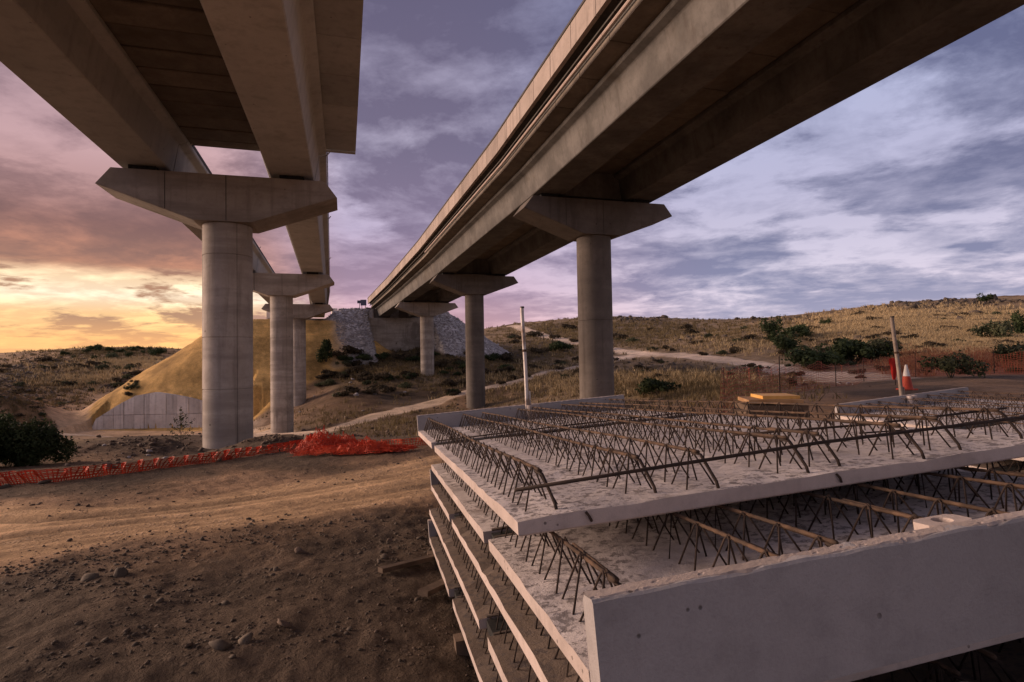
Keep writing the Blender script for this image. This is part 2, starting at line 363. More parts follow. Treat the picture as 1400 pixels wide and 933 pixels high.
# ------------------------------------------------------------------ terrain control points (pixel x, pixel y, depth, soil)
PAL = {'D': (.118, .086, .062), 'M': (.30, .195, .12), 'T': (.60, .40, .23), 'G': (.42, .31, .165), 'g': (.26, .185, .11),
       'S': (.12, .085, .052), 'O': (.62, .38, .13), 'R': (.46, .43, .42), 'P': (.62, .48, .35), 'B': (.19, .125, .08), 'K': (.33, .15, .08), 'H': (.44, .29, .165)}  # H: left hill soil, lightened in colour in place of missing sunlight
CP = [
 # foreground
 (0, 933, 2.5, 'D'), (300, 933, 2.5, 'D'), (600, 933, 2.5, 'D'), (0, 820, 3.5, 'D'), (300, 800, 3.7, 'D'), (560, 800, 3.65, 'D'),
 (0, 760, 4.55, 'M'), (300, 745, 4.6, 'B'), (560, 735, 4.7, 'D'), (0, 720, 5.7, 'M'), (300, 705, 5.9, 'M'), (580, 680, 6.3, 'M'),
 (0, 690, 7.2, 'M'), (300, 670, 7.9, 'M'), (560, 645, 8.6, 'M'), (0, 674, 8.3, 'D'), (200, 650, 9.3, 'D'), (430, 622, 11.3, 'D'), (560, 615, 11.6, 'B'),
 (-300, 933, 2.8, 'D'), (-300, 720, 7, 'M'), (-300, 660, 12, 'D'),
 # left behind the net
 (0, 645, 11.5, 'B'), (100, 622, 17, 'M'), (200, 612, 20, 'D'), (130, 598, 26, 'g'), (220, 596, 25, 'D'), (330, 618, 19, 'D'), (311, 611, 22.4, 'D'), (380, 600, 20, 'D'),
 (0, 600, 30, 'B'), (90, 592, 55, 'T'), (180, 596, 57, 'P'), (278, 601, 58, 'P'), (60, 577, 66, 'B'), (0, 585, 50, 'g'), (200, 589, 64, 'T'), (100, 575, 74, 'T'),
 (389, 598, 46.8, 'D'), (360, 600, 44, 'O'), (20, 560, 66, 'H'), (50, 548, 88, 'H'), (0, 530, 74, 'H'), (0, 505, 120, 'g'), (40, 500, 118, 'H'), (70, 484, 150, 'H'), (130, 476, 165, 'H'), (230, 478, 170, 'H'),
 (320, 482, 170, 'H'), (200, 498, 135, 'G'), (120, 515, 118, 'H'), (180, 508, 118, 'H'), (60, 517, 104, 'g'), (85, 552, 90, 'H'), (140, 536, 100, 'H'),
 (-300, 500, 160, 'g'), (-300, 560, 60, 'B'), (0, 503, 900, 'g'), (130, 500, 900, 'g'), (-300, 508, 900, 'g'), (60, 497, 300, 'g'), (250, 499, 300, 'g'),
 # middle
 (440, 588, 38, 'B'), (470, 598, 22, 'B'), (560, 594, 20, 'D'), (530, 578, 33, 'S'), (470, 565, 52, 'B'), (411, 560, 68, 'B'), (560, 545, 62, 'D'), (460, 540, 62, 'B'),
 (600, 570, 34, 'D'), (640, 541, 58, 'M'), (480, 515, 78, 'S'), (440, 505, 82, 'S'), (480, 492, 88, 'S'), (540, 484, 92, 'S'), (560, 510, 76, 'S'), (620, 500, 82, 'S'), (640, 480, 96, 'S'), (587, 515, 77, 'g'),
 (652, 558, 54.5, 'g'), (720, 545, 48, 'g'), (700, 524, 68, 'g'), (800, 500, 86, 'g'), (740, 500, 88, 'g'), (700, 490, 95, 'S'), (760, 478, 120, 'S'), (740, 458, 170, 'g'), (720, 441, 250, 'g'), (850, 433, 270, 'g'),
 (400, 478, 140, 'S'), (480, 470, 170, 'g'), (600, 470, 170, 'g'), (600, 480, 400, 'g'), (400, 490, 400, 'g'),
 # right
 (820, 562, 30, 'g'), (900, 552, 21, 'g'), (860, 520, 42, 'G'), (950, 520, 38, 'g'), (1000, 535, 27, 'g'), (1000, 552, 17, 'M'), (1100, 546, 15.5, 'M'), (1240, 535, 17, 'D'), (1390, 540, 15, 'M'),
 (1080, 536, 22, 'B'), (1150, 528, 24, 'B'), (1240, 517, 26, 'D'), (1400, 513, 25, 'D'), (1390, 525, 19, 'M'), (1080, 515, 36, 'M'), (1190, 520, 30, 'M'), (1130, 508, 48, 'g'), (1040, 500, 60, 'g'), (940, 489, 82, 'g'), (870, 485, 100, 'g'),
 (900, 505, 56, 'S'), (1000, 510, 47, 'S'), (1150, 493, 60, 'S'), (960, 470, 110, 'g'), (1060, 480, 78, 'g'), (1060, 455, 110, 'g'), (1150, 455, 100, 'G'), (1150, 440, 130, 'G'), (1250, 470, 72, 'G'), (1300, 490, 45, 'K'), (1400, 490, 40, 'K'), (1350, 505, 32, 'K'), (1250, 500, 38, 'K'),
 (1300, 450, 95, 'G'), (1400, 460, 80, 'G'), (1400, 430, 120, 'G'), (1280, 430, 130, 'S'), (1250, 414, 175, 'S'), (1400, 404, 190, 'M'), (1330, 409, 185, 'g'), (1150, 424, 210, 'g'), (1000, 437, 260, 'g'), (900, 455, 170, 'g'), (1000, 450, 180, 'g'),
 (1200, 433, 150, 'G'), (1700, 480, 40, 'G'), (1700, 400, 150, 'G'), (1700, 560, 14, 'M'), (1250, 440, 420, 'g'), (900, 470, 500, 'g'), (1400, 430, 420, 'g'), (1700, 430, 400, 'g'), (1000, 480, 900, 'g'), (600, 492, 900, 'g'),
]
XYZ = [(-.5, .4, 0, 'D'), (2.5, .5, .02, 'D'), (-2.5, .3, -.02, 'D'), (1., 3.4, -.1, 'D'), (-.3, 5.9, -.18, 'D'), (2.6, 6.0, -.05, 'D'), (2.6, 3.2, .02, 'D'), (5, 5, .02, 'D'), (5, 8.5, .05, 'M'), (9, 9, .08, 'M'), (5.5, 12, .1, 'M'), (1.5, 8.8, -.12, 'M'), (2.5, 12, -.12, 'M')]
pts = []
for (px, py, d, s) in CP:
    p = at(px, py, d); pts.append((p[0], p[1], p[2], s))
pts += XYZ
KA = 1.6
def logpol(X, Y):
    r = np.sqrt(X*X+Y*Y)+.05; th = np.arctan2(X, Y); return KA*np.clip(th, -1.25, 1.25), np.log(np.maximum(r, .6)), th, r
_A = np.array([(p[0], p[1]) for p in pts]); _Z = np.array([p[2] for p in pts])
_a, _b, _, _r = logpol(_A[:, 0], _A[:, 1])
# height is interpolated as an angle below the eye so far points do not overshoot
def tps(d2): return np.where(d2 > 1e-12, .5*d2*np.log(np.maximum(d2, 1e-12)), 0)
N_ = len(_a); K = tps((_a[:, None]-_a)**2+(_b[:, None]-_b)**2)+np.eye(N_)*.0008
Q = np.stack([np.ones(N_), _a, _b], 1)
_sl = (_Z-CZ)/_r
Wt = np.linalg.solve(np.block([[K, Q], [Q.T, np.zeros((3, 3))]]), np.concatenate([_sl, np.zeros(3)]))
def chunk(fn, *arrs, n=40000):
    sh = arrs[0].shape; fl = [a.ravel() for a in arrs]; out = []
    for i in range(0, len(fl[0]), n): out.append(fn(*[a[i:i+n] for a in fl]))
    if isinstance(out[0], tuple): return tuple(np.concatenate(c).reshape(sh+c[0].shape[1:]) for c in zip(*out))
    o = np.concatenate(out); return o.reshape(sh+o.shape[1:])
def base_z(X, Y):
    a, b, th, r = logpol(X, Y)
    K = tps((a[:, None]-_a)**2+(b[:, None]-_b)**2)
    s = K@Wt[:N_]+Wt[N_]+Wt[N_+1]*a+Wt[N_+2]*b
    s = np.maximum(s, -CZ/np.maximum(r, .6)*1.8 - .1)
    z = CZ+s*np.maximum(r, .6)
    z = np.where(r < 2.2, z*sst(r, .8, 2.2), z)
    back = sst(np.abs(th), 1.3, 2.3); zb = -.3+.0*r
    z = z*(1-back)+zb*back
    far = sst(r, 900, 1600); z = z*(1-far)+(-8)*far
    return z

# ------------------------------------------------------------------ the two viaducts: centre lines
LN = [(-3.95, -2.2), (-11.15, 22.4), (-18.9, 46.8), (-26.6, 71.0), (-34.2, 93.5)]
LH = [7.4, 7.4, 7.4, 7.35, 7.3]
RN = [(11.6, 6.0), (4.45, 30.1), (-3.55, 54.5), (-11.5, 77.0), (-19.3, 97.6)]
RH = [8.33, 8.3, 8.15, 8.0, 7.55]
RN = [(4.45+.2823*52*1.0, 30.1-.9593*52), (4.45, 30.1), (-3.55, 54.5), (-11.5, 77.0), (-19.3, 97.6)]
RH = [8.6, 8.3, 8.1, 7.85, 7.45]
LN[0] = (-11.15+.2823*45, 22.4-.9593*45)
LN = [(x-.22, y+.065) for x, y in LN]; RN = [(x-.16, y+.045) for x, y in RN]
def span(nodes, hs, i):
    a = np.array([*nodes[i], CZ+hs[i]]); b = np.array([*nodes[i+1], CZ+hs[i+1]])
    d = (b-a)[:2]; Ln = np.linalg.norm(d); d = d/Ln; n = np.array([d[1], -d[0]])
    return a, b, Ln, d, n
def pos(nodes, hs, i, s, u, z):
    a, b, Ln, d, n = span(nodes, hs, i)
    # mitre the end sections so neighbouring spans meet
    return np.array([a[0]+d[0]*s+n[0]*u, a[1]+d[1]*s+n[1]*u, a[2]+(b[2]-a[2])*s/Ln+z])

# embankments (crest polygons in abutment frames)
def abut_frame(nodes, i=3):
    a, b, Ln, d, n = span(nodes, [0]*5, i); return b[:2], d, n
def cone_z(X, Y, c, d, n, ul, ur, s0, ztop, slope, wing=None):
    s = (X-c[0])*d[0]+(Y-c[1])*d[1]; u = (X-c[0])*n[0]+(Y-c[1])*n[1]
    du = np.maximum(np.maximum(ul-u, u-ur), 0); ds = np.maximum(s0-s, 0)
    dist = np.sqrt(du**2+ds**2) if wing is not None else (du**1.3+ds**1.3)**(1/1.3)
    if wing is not None:   # open in front of the abutment wall: distance from the wall's ends only
        wl, wr = wing
        inb = (u > wl) & (u < wr) & (s < s0)
        dd = np.sqrt(np.minimum(u-wl, wr-u)**2*2.2+ds**2)
        # slope still wraps round each wing
        dl = np.where(u < (wl+wr)/2, np.maximum(u-wl, 0), np.maximum(wr-u, 0))
        dist = np.where(inb, ds+dl*7, dist)
    return ztop-dist/slope
cL = abut_frame(LN); cR = abut_frame(RN)
WALLY = 74.0
wallprof_px = [(120, 588), (127, 583), (130, 574), (145, 565), (160, 555), (185, 542), (213, 537), (240, 541), (260, 545), (278, 550), (300, 559), (325, 572), (335, 583)]
WX = np.array([at(x, y, WALLY)[0] for x, y in wallprof_px]); WZ = np.array([at(x, y, WALLY)[2] for x, y in wallprof_px])
WBASE = at(200, 585, WALLY)[2]

def smax(a, b, k=.6):
    h = np.clip(.5+.5*(a-b)/k, 0, 1); return b*(1-h)+a*h+k*h*(1-h)

# tracks: polylines in pixels + depth -> ground plan
def poly(pl): return np.array([at(x, y, d)[:2] for x, y, d in pl])
TR = [
 (poly([(-500, 745, 6.0), (0, 735, 5.3), (150, 718, 5.7), (300, 700, 6.2), (450, 680, 6.9), (590, 655, 8.0), (760, 610, 10.5), (950, 580, 12.5)]), 1.35, 'T', 'near'),
 (poly([(390, 592, 37), (430, 585, 40), (520, 557, 50), (600, 545, 58), (700, 524, 68.3), (740, 513, 75), (780, 504, 82.6), (820, 496, 90)]), 1.35, 'P', 'far'),
 (poly([(820, 496, 90), (850, 489, 96.5), (880, 485, 99), (920, 485, 93), (960, 489, 79.5), (1000, 494, 69.4), (1040, 500, 60.5), (1080, 506, 50), (1120, 511, 38), (1160, 517, 32.6), (1192, 521, 30)]), 2.3, 'P', 'far'),
 (poly([(700, 446, 235), (740, 459, 169), (780, 468, 141), (820, 474, 126), (860, 482, 107.5), (890, 486, 97)]), 2.4, 'P', 'far'),
 (poly([(-200, 610, 40), (60, 594, 52), (130, 593, 56), (200, 598, 57), (278, 603, 56), (345, 606, 52), (400, 608, 30)]), 2.6, 'P', 'far'),
 (poly([(250, 592, 68), (200, 592, 69), (150, 592, 70), (110, 588, 71), (92, 578, 74), (100, 566, 78), (118, 556, 81), (140, 545, 86), (160, 536, 90), (180, 527, 93), (205, 515, 97), (240, 502, 101)]), 2.2, 'T', 'far'),
]
def seg_dist(X, Y, P):
    best = np.full(X.shape, 1e9); side = np.zeros(X.shape)
    for a, b in zip(P[:-1], P[1:]):
        d = b-a; L2 = d@d; t = np.clip(((X-a[0])*d[0]+(Y-a[1])*d[1])/L2, 0, 1)
        qx = X-(a[0]+t*d[0]); qy = Y-(a[1]+t*d[1]); dd = np.sqrt(qx*qx+qy*qy)
        sg = np.sign(qx*d[1]-qy*d[0]); m = dd < best
        best = np.where(m, dd, best); side = np.where(m, sg*dd, side)
    return best, side

def terrain(X, Y, want_col=True):
    """height and soil colour of the land at plan positions"""
    a, b, th, r = logpol(X, Y)
    z = base_z(X, Y)
    wob = fbm(X/3.1, Y/3.1, 5, 3)
    # soil by nearest control points, boundaries broken up by noise
    nz = .10
    aa = a+nz*fbm(a*9+3, b*9, 31, 4); bb = b+nz*1.3*fbm(a*9-5, b*9+7, 47, 4)
    w = 1.0/(((aa[:, None]-_a)**2+((bb[:, None]-_b)*.8)**2)**2.2+1e-7)
    w /= w.sum(1, keepdims=True)
    PC = np.array([PAL[p[3]] for p in pts]); col = w@PC
    col = col*(1+.5*fbm(X/1.3+.5*Y, Y/.8, 95, 4)*(1-sst(r, 8, 20)))[:, None]
    rough = np.ones_like(z)
    # embankment of the left viaduct
    c, d, n = cL
    e1 = cone_z(X, Y, c, d, n, -10.4, 6.2, -4.0, CZ+6.75, 1.45)+.25*fbm(X/5, Y/5, 9, 3)
    m1 = sst(e1-z, -.3, .5)*(r < 260)
    z = np.where(r < 260, smax(e1, z, .9), z)
    oc = np.array(PAL['O'])*(1+.5*fbm(X/2.6, Y/2.6, 12, 5, .65))[:, None]*(1-.35*sst(fbm(X/6, Y/8, 66, 4), .08, .3))[:, None]
    gul = np.clip(fbm(X/1.9+.6*fbm(X/3, Y/3, 61, 2), Y/5.0, 60, 4)*1.6, -.5, .5)
    oc = oc*(1-.2*gul)[:, None]; z = z-m1*(r < 200)*.22*np.maximum(gul, 0)
    col = col*(1-m1[:, None])+oc*m1[:, None]; rough *= 1-.8*m1
    # embankment of the right viaduct
    c, d, n = cR
    e2 = cone_z(X, Y, c, d, n, -9.3, 8.0, .25, CZ+8.75, 1.45, wing=(-5.3, 5.3))
    m2 = sst(e2-z, -.2, .3)*(r < 260)
    z = np.where(r < 260, smax(e2, z, .4), z)
    gr = np.array(PAL['R'])[None, :]*(1+.2*fbm(X*1.2, Y*1.2, 22, 3))[:, None]
    col = col*(1-m2[:, None])+gr*m2[:, None]; rough *= 1-.7*m2
    # ground held back by the curved-topped retaining wall
    wt = np.interp(X, WX, WZ, left=-99, right=-99); inw = (wt > -90)
    back = inw & (Y > WALLY+.35) & (Y < WALLY+26)
    tw_ = Y-WALLY; lf = sst(X, WX[0]-.5, WX[0]+4)*(1-sst(X, WX[-1]-4, WX[-1]+.5)); up = sst(tw_, .5, 4.5)
    z = np.where(back, (wt-.05)*(1-up)+np.maximum(z, wt-.05)*up, z)
    wgt = sst(X, WX[0]-6, WX[0])*(1-sst(X, WX[-1]-.5, WX[-1]+5))*sst(Y, WALLY-20, WALLY-10)*np.where(X > WX[0]+.3, 1.0*(Y < WALLY+.36), 1-sst(Y, WALLY-10, WALLY+1))
    z = z*(1-wgt)+(WBASE-.1)*wgt
    # tracks
    trk = np.zeros_like(z)
    for P, hw, pal, kind in TR:
        near = kind == 'near'
        dd, sd_ = seg_dist(X, Y, P)
        wv = fbm(X/1.7, Y/1.7, 77, 3)*(.9 if near else .8)
        edge = hw*(1.0 if near else 1.0)
        mk = 1-sst(dd+wv*(.55 if near else .5), edge*.8, edge*(1.25 if near else 1.15))
        tc = np.array(PAL[pal])
        if near:
            rut = np.exp(-((np.abs(sd_)-.62)/.2)**2)*.5+np.exp(-((sd_+1.0+.1*fbm(X/2, Y/2, 3, 2))/.08)**2)*.5
            stri = fbm(sd_*5, dd*0+ (X*.25), 71, 4)
            tcc = tc*(1+.6*stri-.42*rut)[:, None]
            z = z+mk*(-.05*rut+.035*stri)
        else:
            tcc = tc*(1+.15*fbm(sd_*1.6, X*.1, 71, 3)+.12*np.exp(-((np.abs(sd_)-.7)/.35)**2))[:, None]
        col = col*(1-mk[:, None])+tcc*mk[:, None]
        rough *= 1-.75*mk; trk = np.maximum(trk, mk)
    # relief
    nr = 1-sst(r, 9, 22)
    z = z+rough*nr*(.05*fbm(X/1.1, Y/1.1, 1, 3)+.03*np.abs(fbm(X/.33, Y/.33, 4, 4))+.014*fbm(X/.09, Y/.09, 6, 2))
    ridge = 1-2*np.abs(fbm(X/7, Y/7, 14, 4))
    mid = sst(r, 13, 30)*(.4+.6*sst(r, 45, 80))*(1-sst(r, 500, 900))
    z = z+rough*mid*(.35*fbm(X/9, Y/9, 8, 3)+.30*(ridge-.75)+.16*fbm(X/1.6, Y/1.6, 15, 3))
    # spoil heap along the net, rocks pushed up behind it
    for hx, hy, hd, hr, hh in [(245, 612, 17.5, 1.5, .75), (205, 618, 17, 1.4, .3), (375, 606, 15.5, 1.1, .6), (418, 600, 15.2, .8, .45), (330, 622, 16, 1.2, .3), (120, 622, 16.5, 1.8, .55), (165, 610, 19, 1.5, .5)]:
        p = at(hx, hy, hd); q = np.exp(-(((X-p[0])**2+(Y-p[1])**2)/hr**2)); z = z+.42*hh*q*(1+.9*fbm(X*1.1, Y*1.1, 88, 3))
        col = col*(1-.75*q[:, None])+np.array(PAL['D'])*.75*q[:, None]
    pat = sst(fbm(X/14, Y/9, 93, 5), .05, .30)*sst(r, 25, 60)*(1-m1)*(1-m2)*(1-trk)
    col = col*(1-.5*pat[:, None]*np.array([.85, .9, 1.]))*(1+.4*fbm(X/6, Y/6, 91, 4)*sst(r, 10, 30))[:, None]
    return z, np.clip(col, .01, .8), trk, m2, m1

GRID = {}
def lookup(key, X, Y):
    """bilinear read-out of the built land grid"""
    X = np.asarray(X, float); Y = np.asarray(Y, float); g = GRID[key]; th, lr = GRID['th'], GRID['lr']; nt = len(th)
    ft = np.interp(np.arctan2(X, Y), th, np.arange(nt)); fr = np.interp(np.log(np.maximum(np.hypot(X, Y), 1e-3)), lr, np.arange(len(lr)))
    i = np.clip(fr.astype(int), 0, len(lr)-2); j = np.clip(ft.astype(int), 0, nt-2); a = fr-i; b = ft-j
    return g[i, j]*(1-a)*(1-b)+g[i+1, j]*a*(1-b)+g[i, j+1]*(1-a)*b+g[i+1, j+1]*a*b
def tz(x, y): return float(lookup('z', [x], [y])[0])
def tzs(X, Y): return lookup('z', X, Y)
def hit(px, py, dmin=1.5, dmax=400):
    """where the line of sight of a photo pixel meets the land"""
    d = ray(px, py); d = d/d[1]
    ys = np.exp(np.linspace(np.log(dmin), np.log(dmax), 700)); P = CAM+ys[:, None]*d
    z = tzs(P[:, 0], P[:, 1]); below = np.nonzero(P[:, 2] <= z)[0]
    i = below[0] if len(below) else len(ys)-1
    return np.array([P[i, 0], P[i, 1], z[i]])

def build_terrain():
    th = np.concatenate([np.linspace(-180, -66, 40)[:-1], np.linspace(-66, -47, 60)[:-1], np.linspace(-47, 47, 700), np.linspace(47, 66, 60)[1:], np.linspace(66, 180, 40)[1:-1]])
    th = np.radians(th); nt = len(th)
    r = np.exp(np.concatenate([np.linspace(np.log(.01), np.log(1.5), 16)[:-1], np.linspace(np.log(1.5), np.log(16), 270)[:-1], np.linspace(np.log(16), np.log(110), 300)[:-1], np.linspace(np.log(110), np.log(320), 110)[:-1], np.linspace(np.log(320), np.log(6000), 40)]))
    nr = len(r)
    T, Rr = np.meshgrid(th, r); X = Rr*np.sin(T); Y = Rr*np.cos(T)
    z, col, trk, m2, m1 = chunk(lambda a, b: terrain(a, b), X, Y)
    GRID.update(th=th, lr=np.log(r), z=z, trk=trk, m2=m2, m1=m1)
    V = np.stack([X.ravel(), Y.ravel(), z.ravel()], 1)
    V = np.vstack([V, [[0, 0, 0]]]); colf = np.vstack([col.reshape(-1, 3), [PAL['D']]])
    i, j = np.meshgrid(np.arange(nr-1), np.arange(nt), indexing='ij'); j2 = (j+1) % nt
    Fq = np.stack([i*nt+j, (i+1)*nt+j, (i+1)*nt+j2, i*nt+j2], -1).reshape(-1, 4)
    tr = trk.ravel(); ftr = tr[Fq].mean(1) > .5
    # shared vertex normals so that ground and tracks meet without a seam
    e1 = V[Fq[:, 2]]-V[Fq[:, 0]]; e2 = V[Fq[:, 3]]-V[Fq[:, 1]]; fn = np.cross(e1, e2)
    VN = np.zeros_like(V)
    for c_ in range(4):
        for ax in range(3): VN[:, ax] += np.bincount(Fq[:, c_], weights=fn[:, ax], minlength=len(V))
    VN[-1] = (0, 0, 1); VN = np.where(VN[:, 2:3] < 0, -VN, VN); VN /= (np.linalg.norm(VN, axis=1, keepdims=True)+1e-9)
    for nm, sel in (('ground', ~ftr), ('dirt_track', ftr)):
        Fs = Fq[sel]; used, inv = np.unique(Fs.ravel(), return_inverse=True)
        Fs = inv.reshape(-1, 4)
        flip = np.einsum('ij,ij->i', fn[sel], np.array([[0, 0, 1.]]*len(Fs))) < 0
        Fs[flip] = Fs[flip][:, ::-1]
        me = fast_mesh(nm, V[used], Fs, 'earth', smooth=True)
        ca = me.color_attributes.new('soil', 'FLOAT_COLOR', 'POINT')
        cc = np.ones((len(used), 4), np.float32); cc[:, :3] = colf[used]; ca.data.foreach_set('color', cc.ravel())
        me.normals_split_custom_set_from_vertices(VN[used].astype(np.float32))
        o = link(nm, me, None); tag(o, kind='structure')
        o['label'] = 'brown stony ground with dry grass rising to low hills' if nm == 'ground' else 'pale dirt tracks crossing the site'
build_terrain()

# ------------------------------------------------------------------ viaducts
def loop(nodes, hs, i, s, prof, du=0.0, dz=0.0): return [pos(nodes, hs, i, s, u+du, z+dz) for u, z in prof]
GIRD = [(-.81, 0), (.81, 0), (1.0, 1.16), (1.3, 1.27), (1.3, 1.46), (-1.3, 1.46), (-1.3, 1.27), (-1.0, 1.16)]
def chamfer(prof, c=.03):
    out = []
    n = len(prof)
    for i, p in enumerate(prof):
        a = np.array(prof[i-1]); b = np.array(prof[(i+1) % n]); p = np.array(p)
        va = (a-p)/np.linalg.norm(a-p); vb = (b-p)/np.linalg.norm(b-p)
        out += [tuple(p+va*c), tuple(p+vb*c)]
    return out
GIRDC = chamfer(GIRD)

def pier(nodes, hs, i, root, mat, dia, off, cap_h, base_z, coff=0.0, joints=(), ground=None):
    """column with its hammerhead cap; node i is the pier position"""
    ii = max(i-1, 0); a, b, Ln, d, n = span(nodes, hs, ii)
    c = np.array(nodes[i])+n*off
    zc = CZ+hs[i]-.2; rr = dia/2
    top = zc-cap_h
    prof = [(rr, base_z-CZ)]
    zz = base_z
    for jz in joints:
        prof += [(rr, jz-.02-CZ), (rr-.02, jz-CZ), (rr+.003, jz+.02-CZ)]
    prof += [(rr, top-.02-CZ), (rr-.05, top-CZ+.02)]
    m = MB().lathe((c[0], c[1], CZ), prof, 56)
    col = m.build('pier', mat, root, smooth=True, angle=30)
    def P(u, s, z): return np.array([c[0]+n[0]*u+d[0]*s, c[1]+n[1]*u+d[1]*s, z])
    for a_ in (-2.45, -.75, 1.3):
        q = [np.array([c[0]+(rr+dr)*cos(a_+da), c[1]+(rr+dr)*sin(a_+da), zq]) for zq in (base_z, top-.03) for dr, da in ((-.03, -.009), (.004, -.009), (.004, .009), (-.03, .009))]
        sm = MB().hexa([q[0], q[1], q[2], q[3], q[4], q[5], q[6], q[7]]).build('form_seam', 'pier_r', None); sm.parent = col
    hb, ht, hx = rr+.12, 3.72, 4.18
    def sect(s, k=0.0): return [P(-hb+k, s, top), P(hb-k, s, top), P(hx-k, s, zc-.62+k), P(ht-k, s, zc), P(-ht+k, s, zc), P(-hx+k, s, zc-.62+k)]
    m = MB(); th = 1.02
    m.prism(sect(-th, .03), sect(-th+.03), 0, True); 
    m = MB()
    loops = [sect(-th, .03), sect(-th+.03), sect(th-.03), sect(th, .03)]
    for A, B in zip(loops[:-1], loops[1:]): m.prism(A, B, 0, False)
    m.add(loops[0], [tuple(range(5, -1, -1))]); m.add(loops[-1], [tuple(range(6))])
    cap = m.build('pier_cap', mat, None); cap.parent = col
    # construction joint lines on the face: thin recessed looking fillets as slim strips
    for u in (-1.95, 0.12):
        m = MB(); zb = top+.02 if abs(u) < hb else top+(abs(u)-hb)/(hx-hb)*(zc-.62-top)+.03
        m.hexa([P(u-.012, -th-.006, zb), P(u+.012, -th-.006, zb), P(u+.012, -th+.02, zb), P(u-.012, -th+.02, zb), P(u-.012, -th-.006, zc-.02), P(u+.012, -th-.006, zc-.02), P(u+.012, -th+.02, zc-.02), P(u-.012, -th+.02, zc-.02)])
        j = m.build('joint_strip', 'edge', None); j.parent = col
    for u in (-2.6, 2.6):
        for s in (-.55, .55):
            b_ = MB().hexa([P(u-.45-off, s-.3, zc-.01), P(u+.45-off, s-.3, zc-.01), P(u+.45-off, s+.3, zc-.01), P(u-.45-off, s+.3, zc-.01), P(u-.45-off, s-.3, zc+.205), P(u+.45-off, s-.3, zc+.205), P(u+.45-off, s+.3, zc+.205), P(u-.45-off, s+.3, zc+.205)])
            o = b_.build('bearing_pad', 'rubber_and_shadow', None); o.parent = col
    return col

def girders(nodes, hs, root, mat, offs, gap=.06):
    for i in range(4):
        a, b, Ln, d, n = span(nodes, hs, i)
        for o_ in offs:
            m = MB().prism(loop(nodes, hs, i, gap/2+.02, GIRDC, o_), loop(nodes, hs, i, Ln-gap/2-.02, GIRDC, o_))
            m.build('box_girder', mat, root)

def planks(nodes, hs, root, mat, name, u0_, u1_, z, th, pitch, seg_from, seg_to, gap=.05, jitter=.014):
    """row of precast pieces across the deck, between arc positions (span, s)"""
    for i in range(4):
        a, b, Ln, d, n = span(nodes, hs, i)
        s = 0.0 if (i > seg_from[0]) else seg_from[1] if i == seg_from[0] else 1e9
        e = Ln if i < seg_to[0] else seg_to[1] if i == seg_to[0] else -1
        if s >= e: continue
        k = max(1, round((e-s)/pitch)); p = (e-s)/k
        for q in range(k):
            s0 = s+q*p+gap/2; s1 = s+(q+1)*p-gap/2; dz = random.uniform(-jitter, jitter); c = .02
            A = [pos(nodes, hs, i, s0+c, u0_, z+dz), pos(nodes, hs, i, s0+c, u1_, z+dz), pos(nodes, hs, i, s1-c, u1_, z+dz), pos(nodes, hs, i, s1-c, u0_, z+dz)]
            B = [pos(nodes, hs, i, s0, u0_, z+dz+c), pos(nodes, hs, i, s0, u1_, z+dz+c), pos(nodes, hs, i, s1, u1_, z+dz+c), pos(nodes, hs, i, s1, u0_, z+dz+c)]
            C = [pos(nodes, hs, i, s0, u0_, z+th), pos(nodes, hs, i, s0, u1_, z+th), pos(nodes, hs, i, s1, u1_, z+th), pos(nodes, hs, i, s1, u0_, z+th)]
            m = MB().prism(A, B, 0, False); m.prism(B, C, 0, False); m.add(A, [(3, 2, 1, 0)]); m.add(C, [(0, 1, 2, 3)])
            m.build(name, mat, root)

def strip(nodes, hs, root, mat, name, prof, seg_from=(0, 0), seg_to=(3, None), pitch=None, gap=.0, r=None):
    for i in range(4):
        a, b, Ln, d, n = span(nodes, hs, i)
        if i < seg_from[0] or i > seg_to[0]: continue
        s = seg_from[1] if i == seg_from[0] else 0.0
        e = seg_to[1] if (i == seg_to[0] and seg_to[1] is not None) else Ln
        k = max(1, round((e-s)/pitch)) if pitch else 1; p = (e-s)/k
        for q in range(k):
            m = MB().prism(loop(nodes, hs, i, s+q*p+gap/2, prof), loop(nodes, hs, i, s+(q+1)*p-gap/2, prof))
            m.build(name, mat, root)
def circ(u, z, r, n=8): return [(u+r*cos(2*pi*j/n+.2), z+r*sin(2*pi*j/n+.2)) for j in range(n)]

# --- left viaduct: bare girders beyond the first pier, deck pieces laid up to it
LV = empty('viaduct', (LN[1][0], LN[1][1], tz(*LN[1])), 'unfinished viaduct on the left whose deck slabs stop short, leaving bare twin girders beyond', 'viaduct', 'twin concrete viaducts')
girders(LN, LH, LV, 'bridge', (-2.6, 2.6))
_, _, Ln0, _, _ = span(LN, LH, 0)
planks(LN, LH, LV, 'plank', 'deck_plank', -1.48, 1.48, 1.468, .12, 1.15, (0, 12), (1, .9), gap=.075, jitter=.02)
planks(LN, LH, LV, 'bridge', 'overhang_panel', 3.8, 5.08, 1.468, .12, 2.15, (0, 12), (1, .25), gap=.015, jitter=.002)
planks(LN, LH, LV, 'bridge', 'overhang_panel', -4.95, -3.8, 1.468, .12, 2.15, (0, 12), (1, .25), gap=.015, jitter=.002)
strip(LN, LH, LV, 'rgirder', 'seam_light_block', [(-4.9, 1.592), (5.0, 1.592), (5.0, 1.66), (-4.9, 1.66)], (0, 12), (0, None))  # unseen backing slab added to stop sky light leaking through plank seams
strip(LN, LH, LV, 'rgirder', 'seam_light_block', [(-1.4, 1.592), (1.4, 1.592), (1.4, 1.66), (-1.4, 1.66)], (1, 0), (1, .8))
strip(LN, LH, LV, 'edge', 'kerb_strip', [(3.78, 1.465), (3.9, 1.465), (3.9, 1.72), (3.78, 1.72)], (1, .3), (3, None), 6, .03)
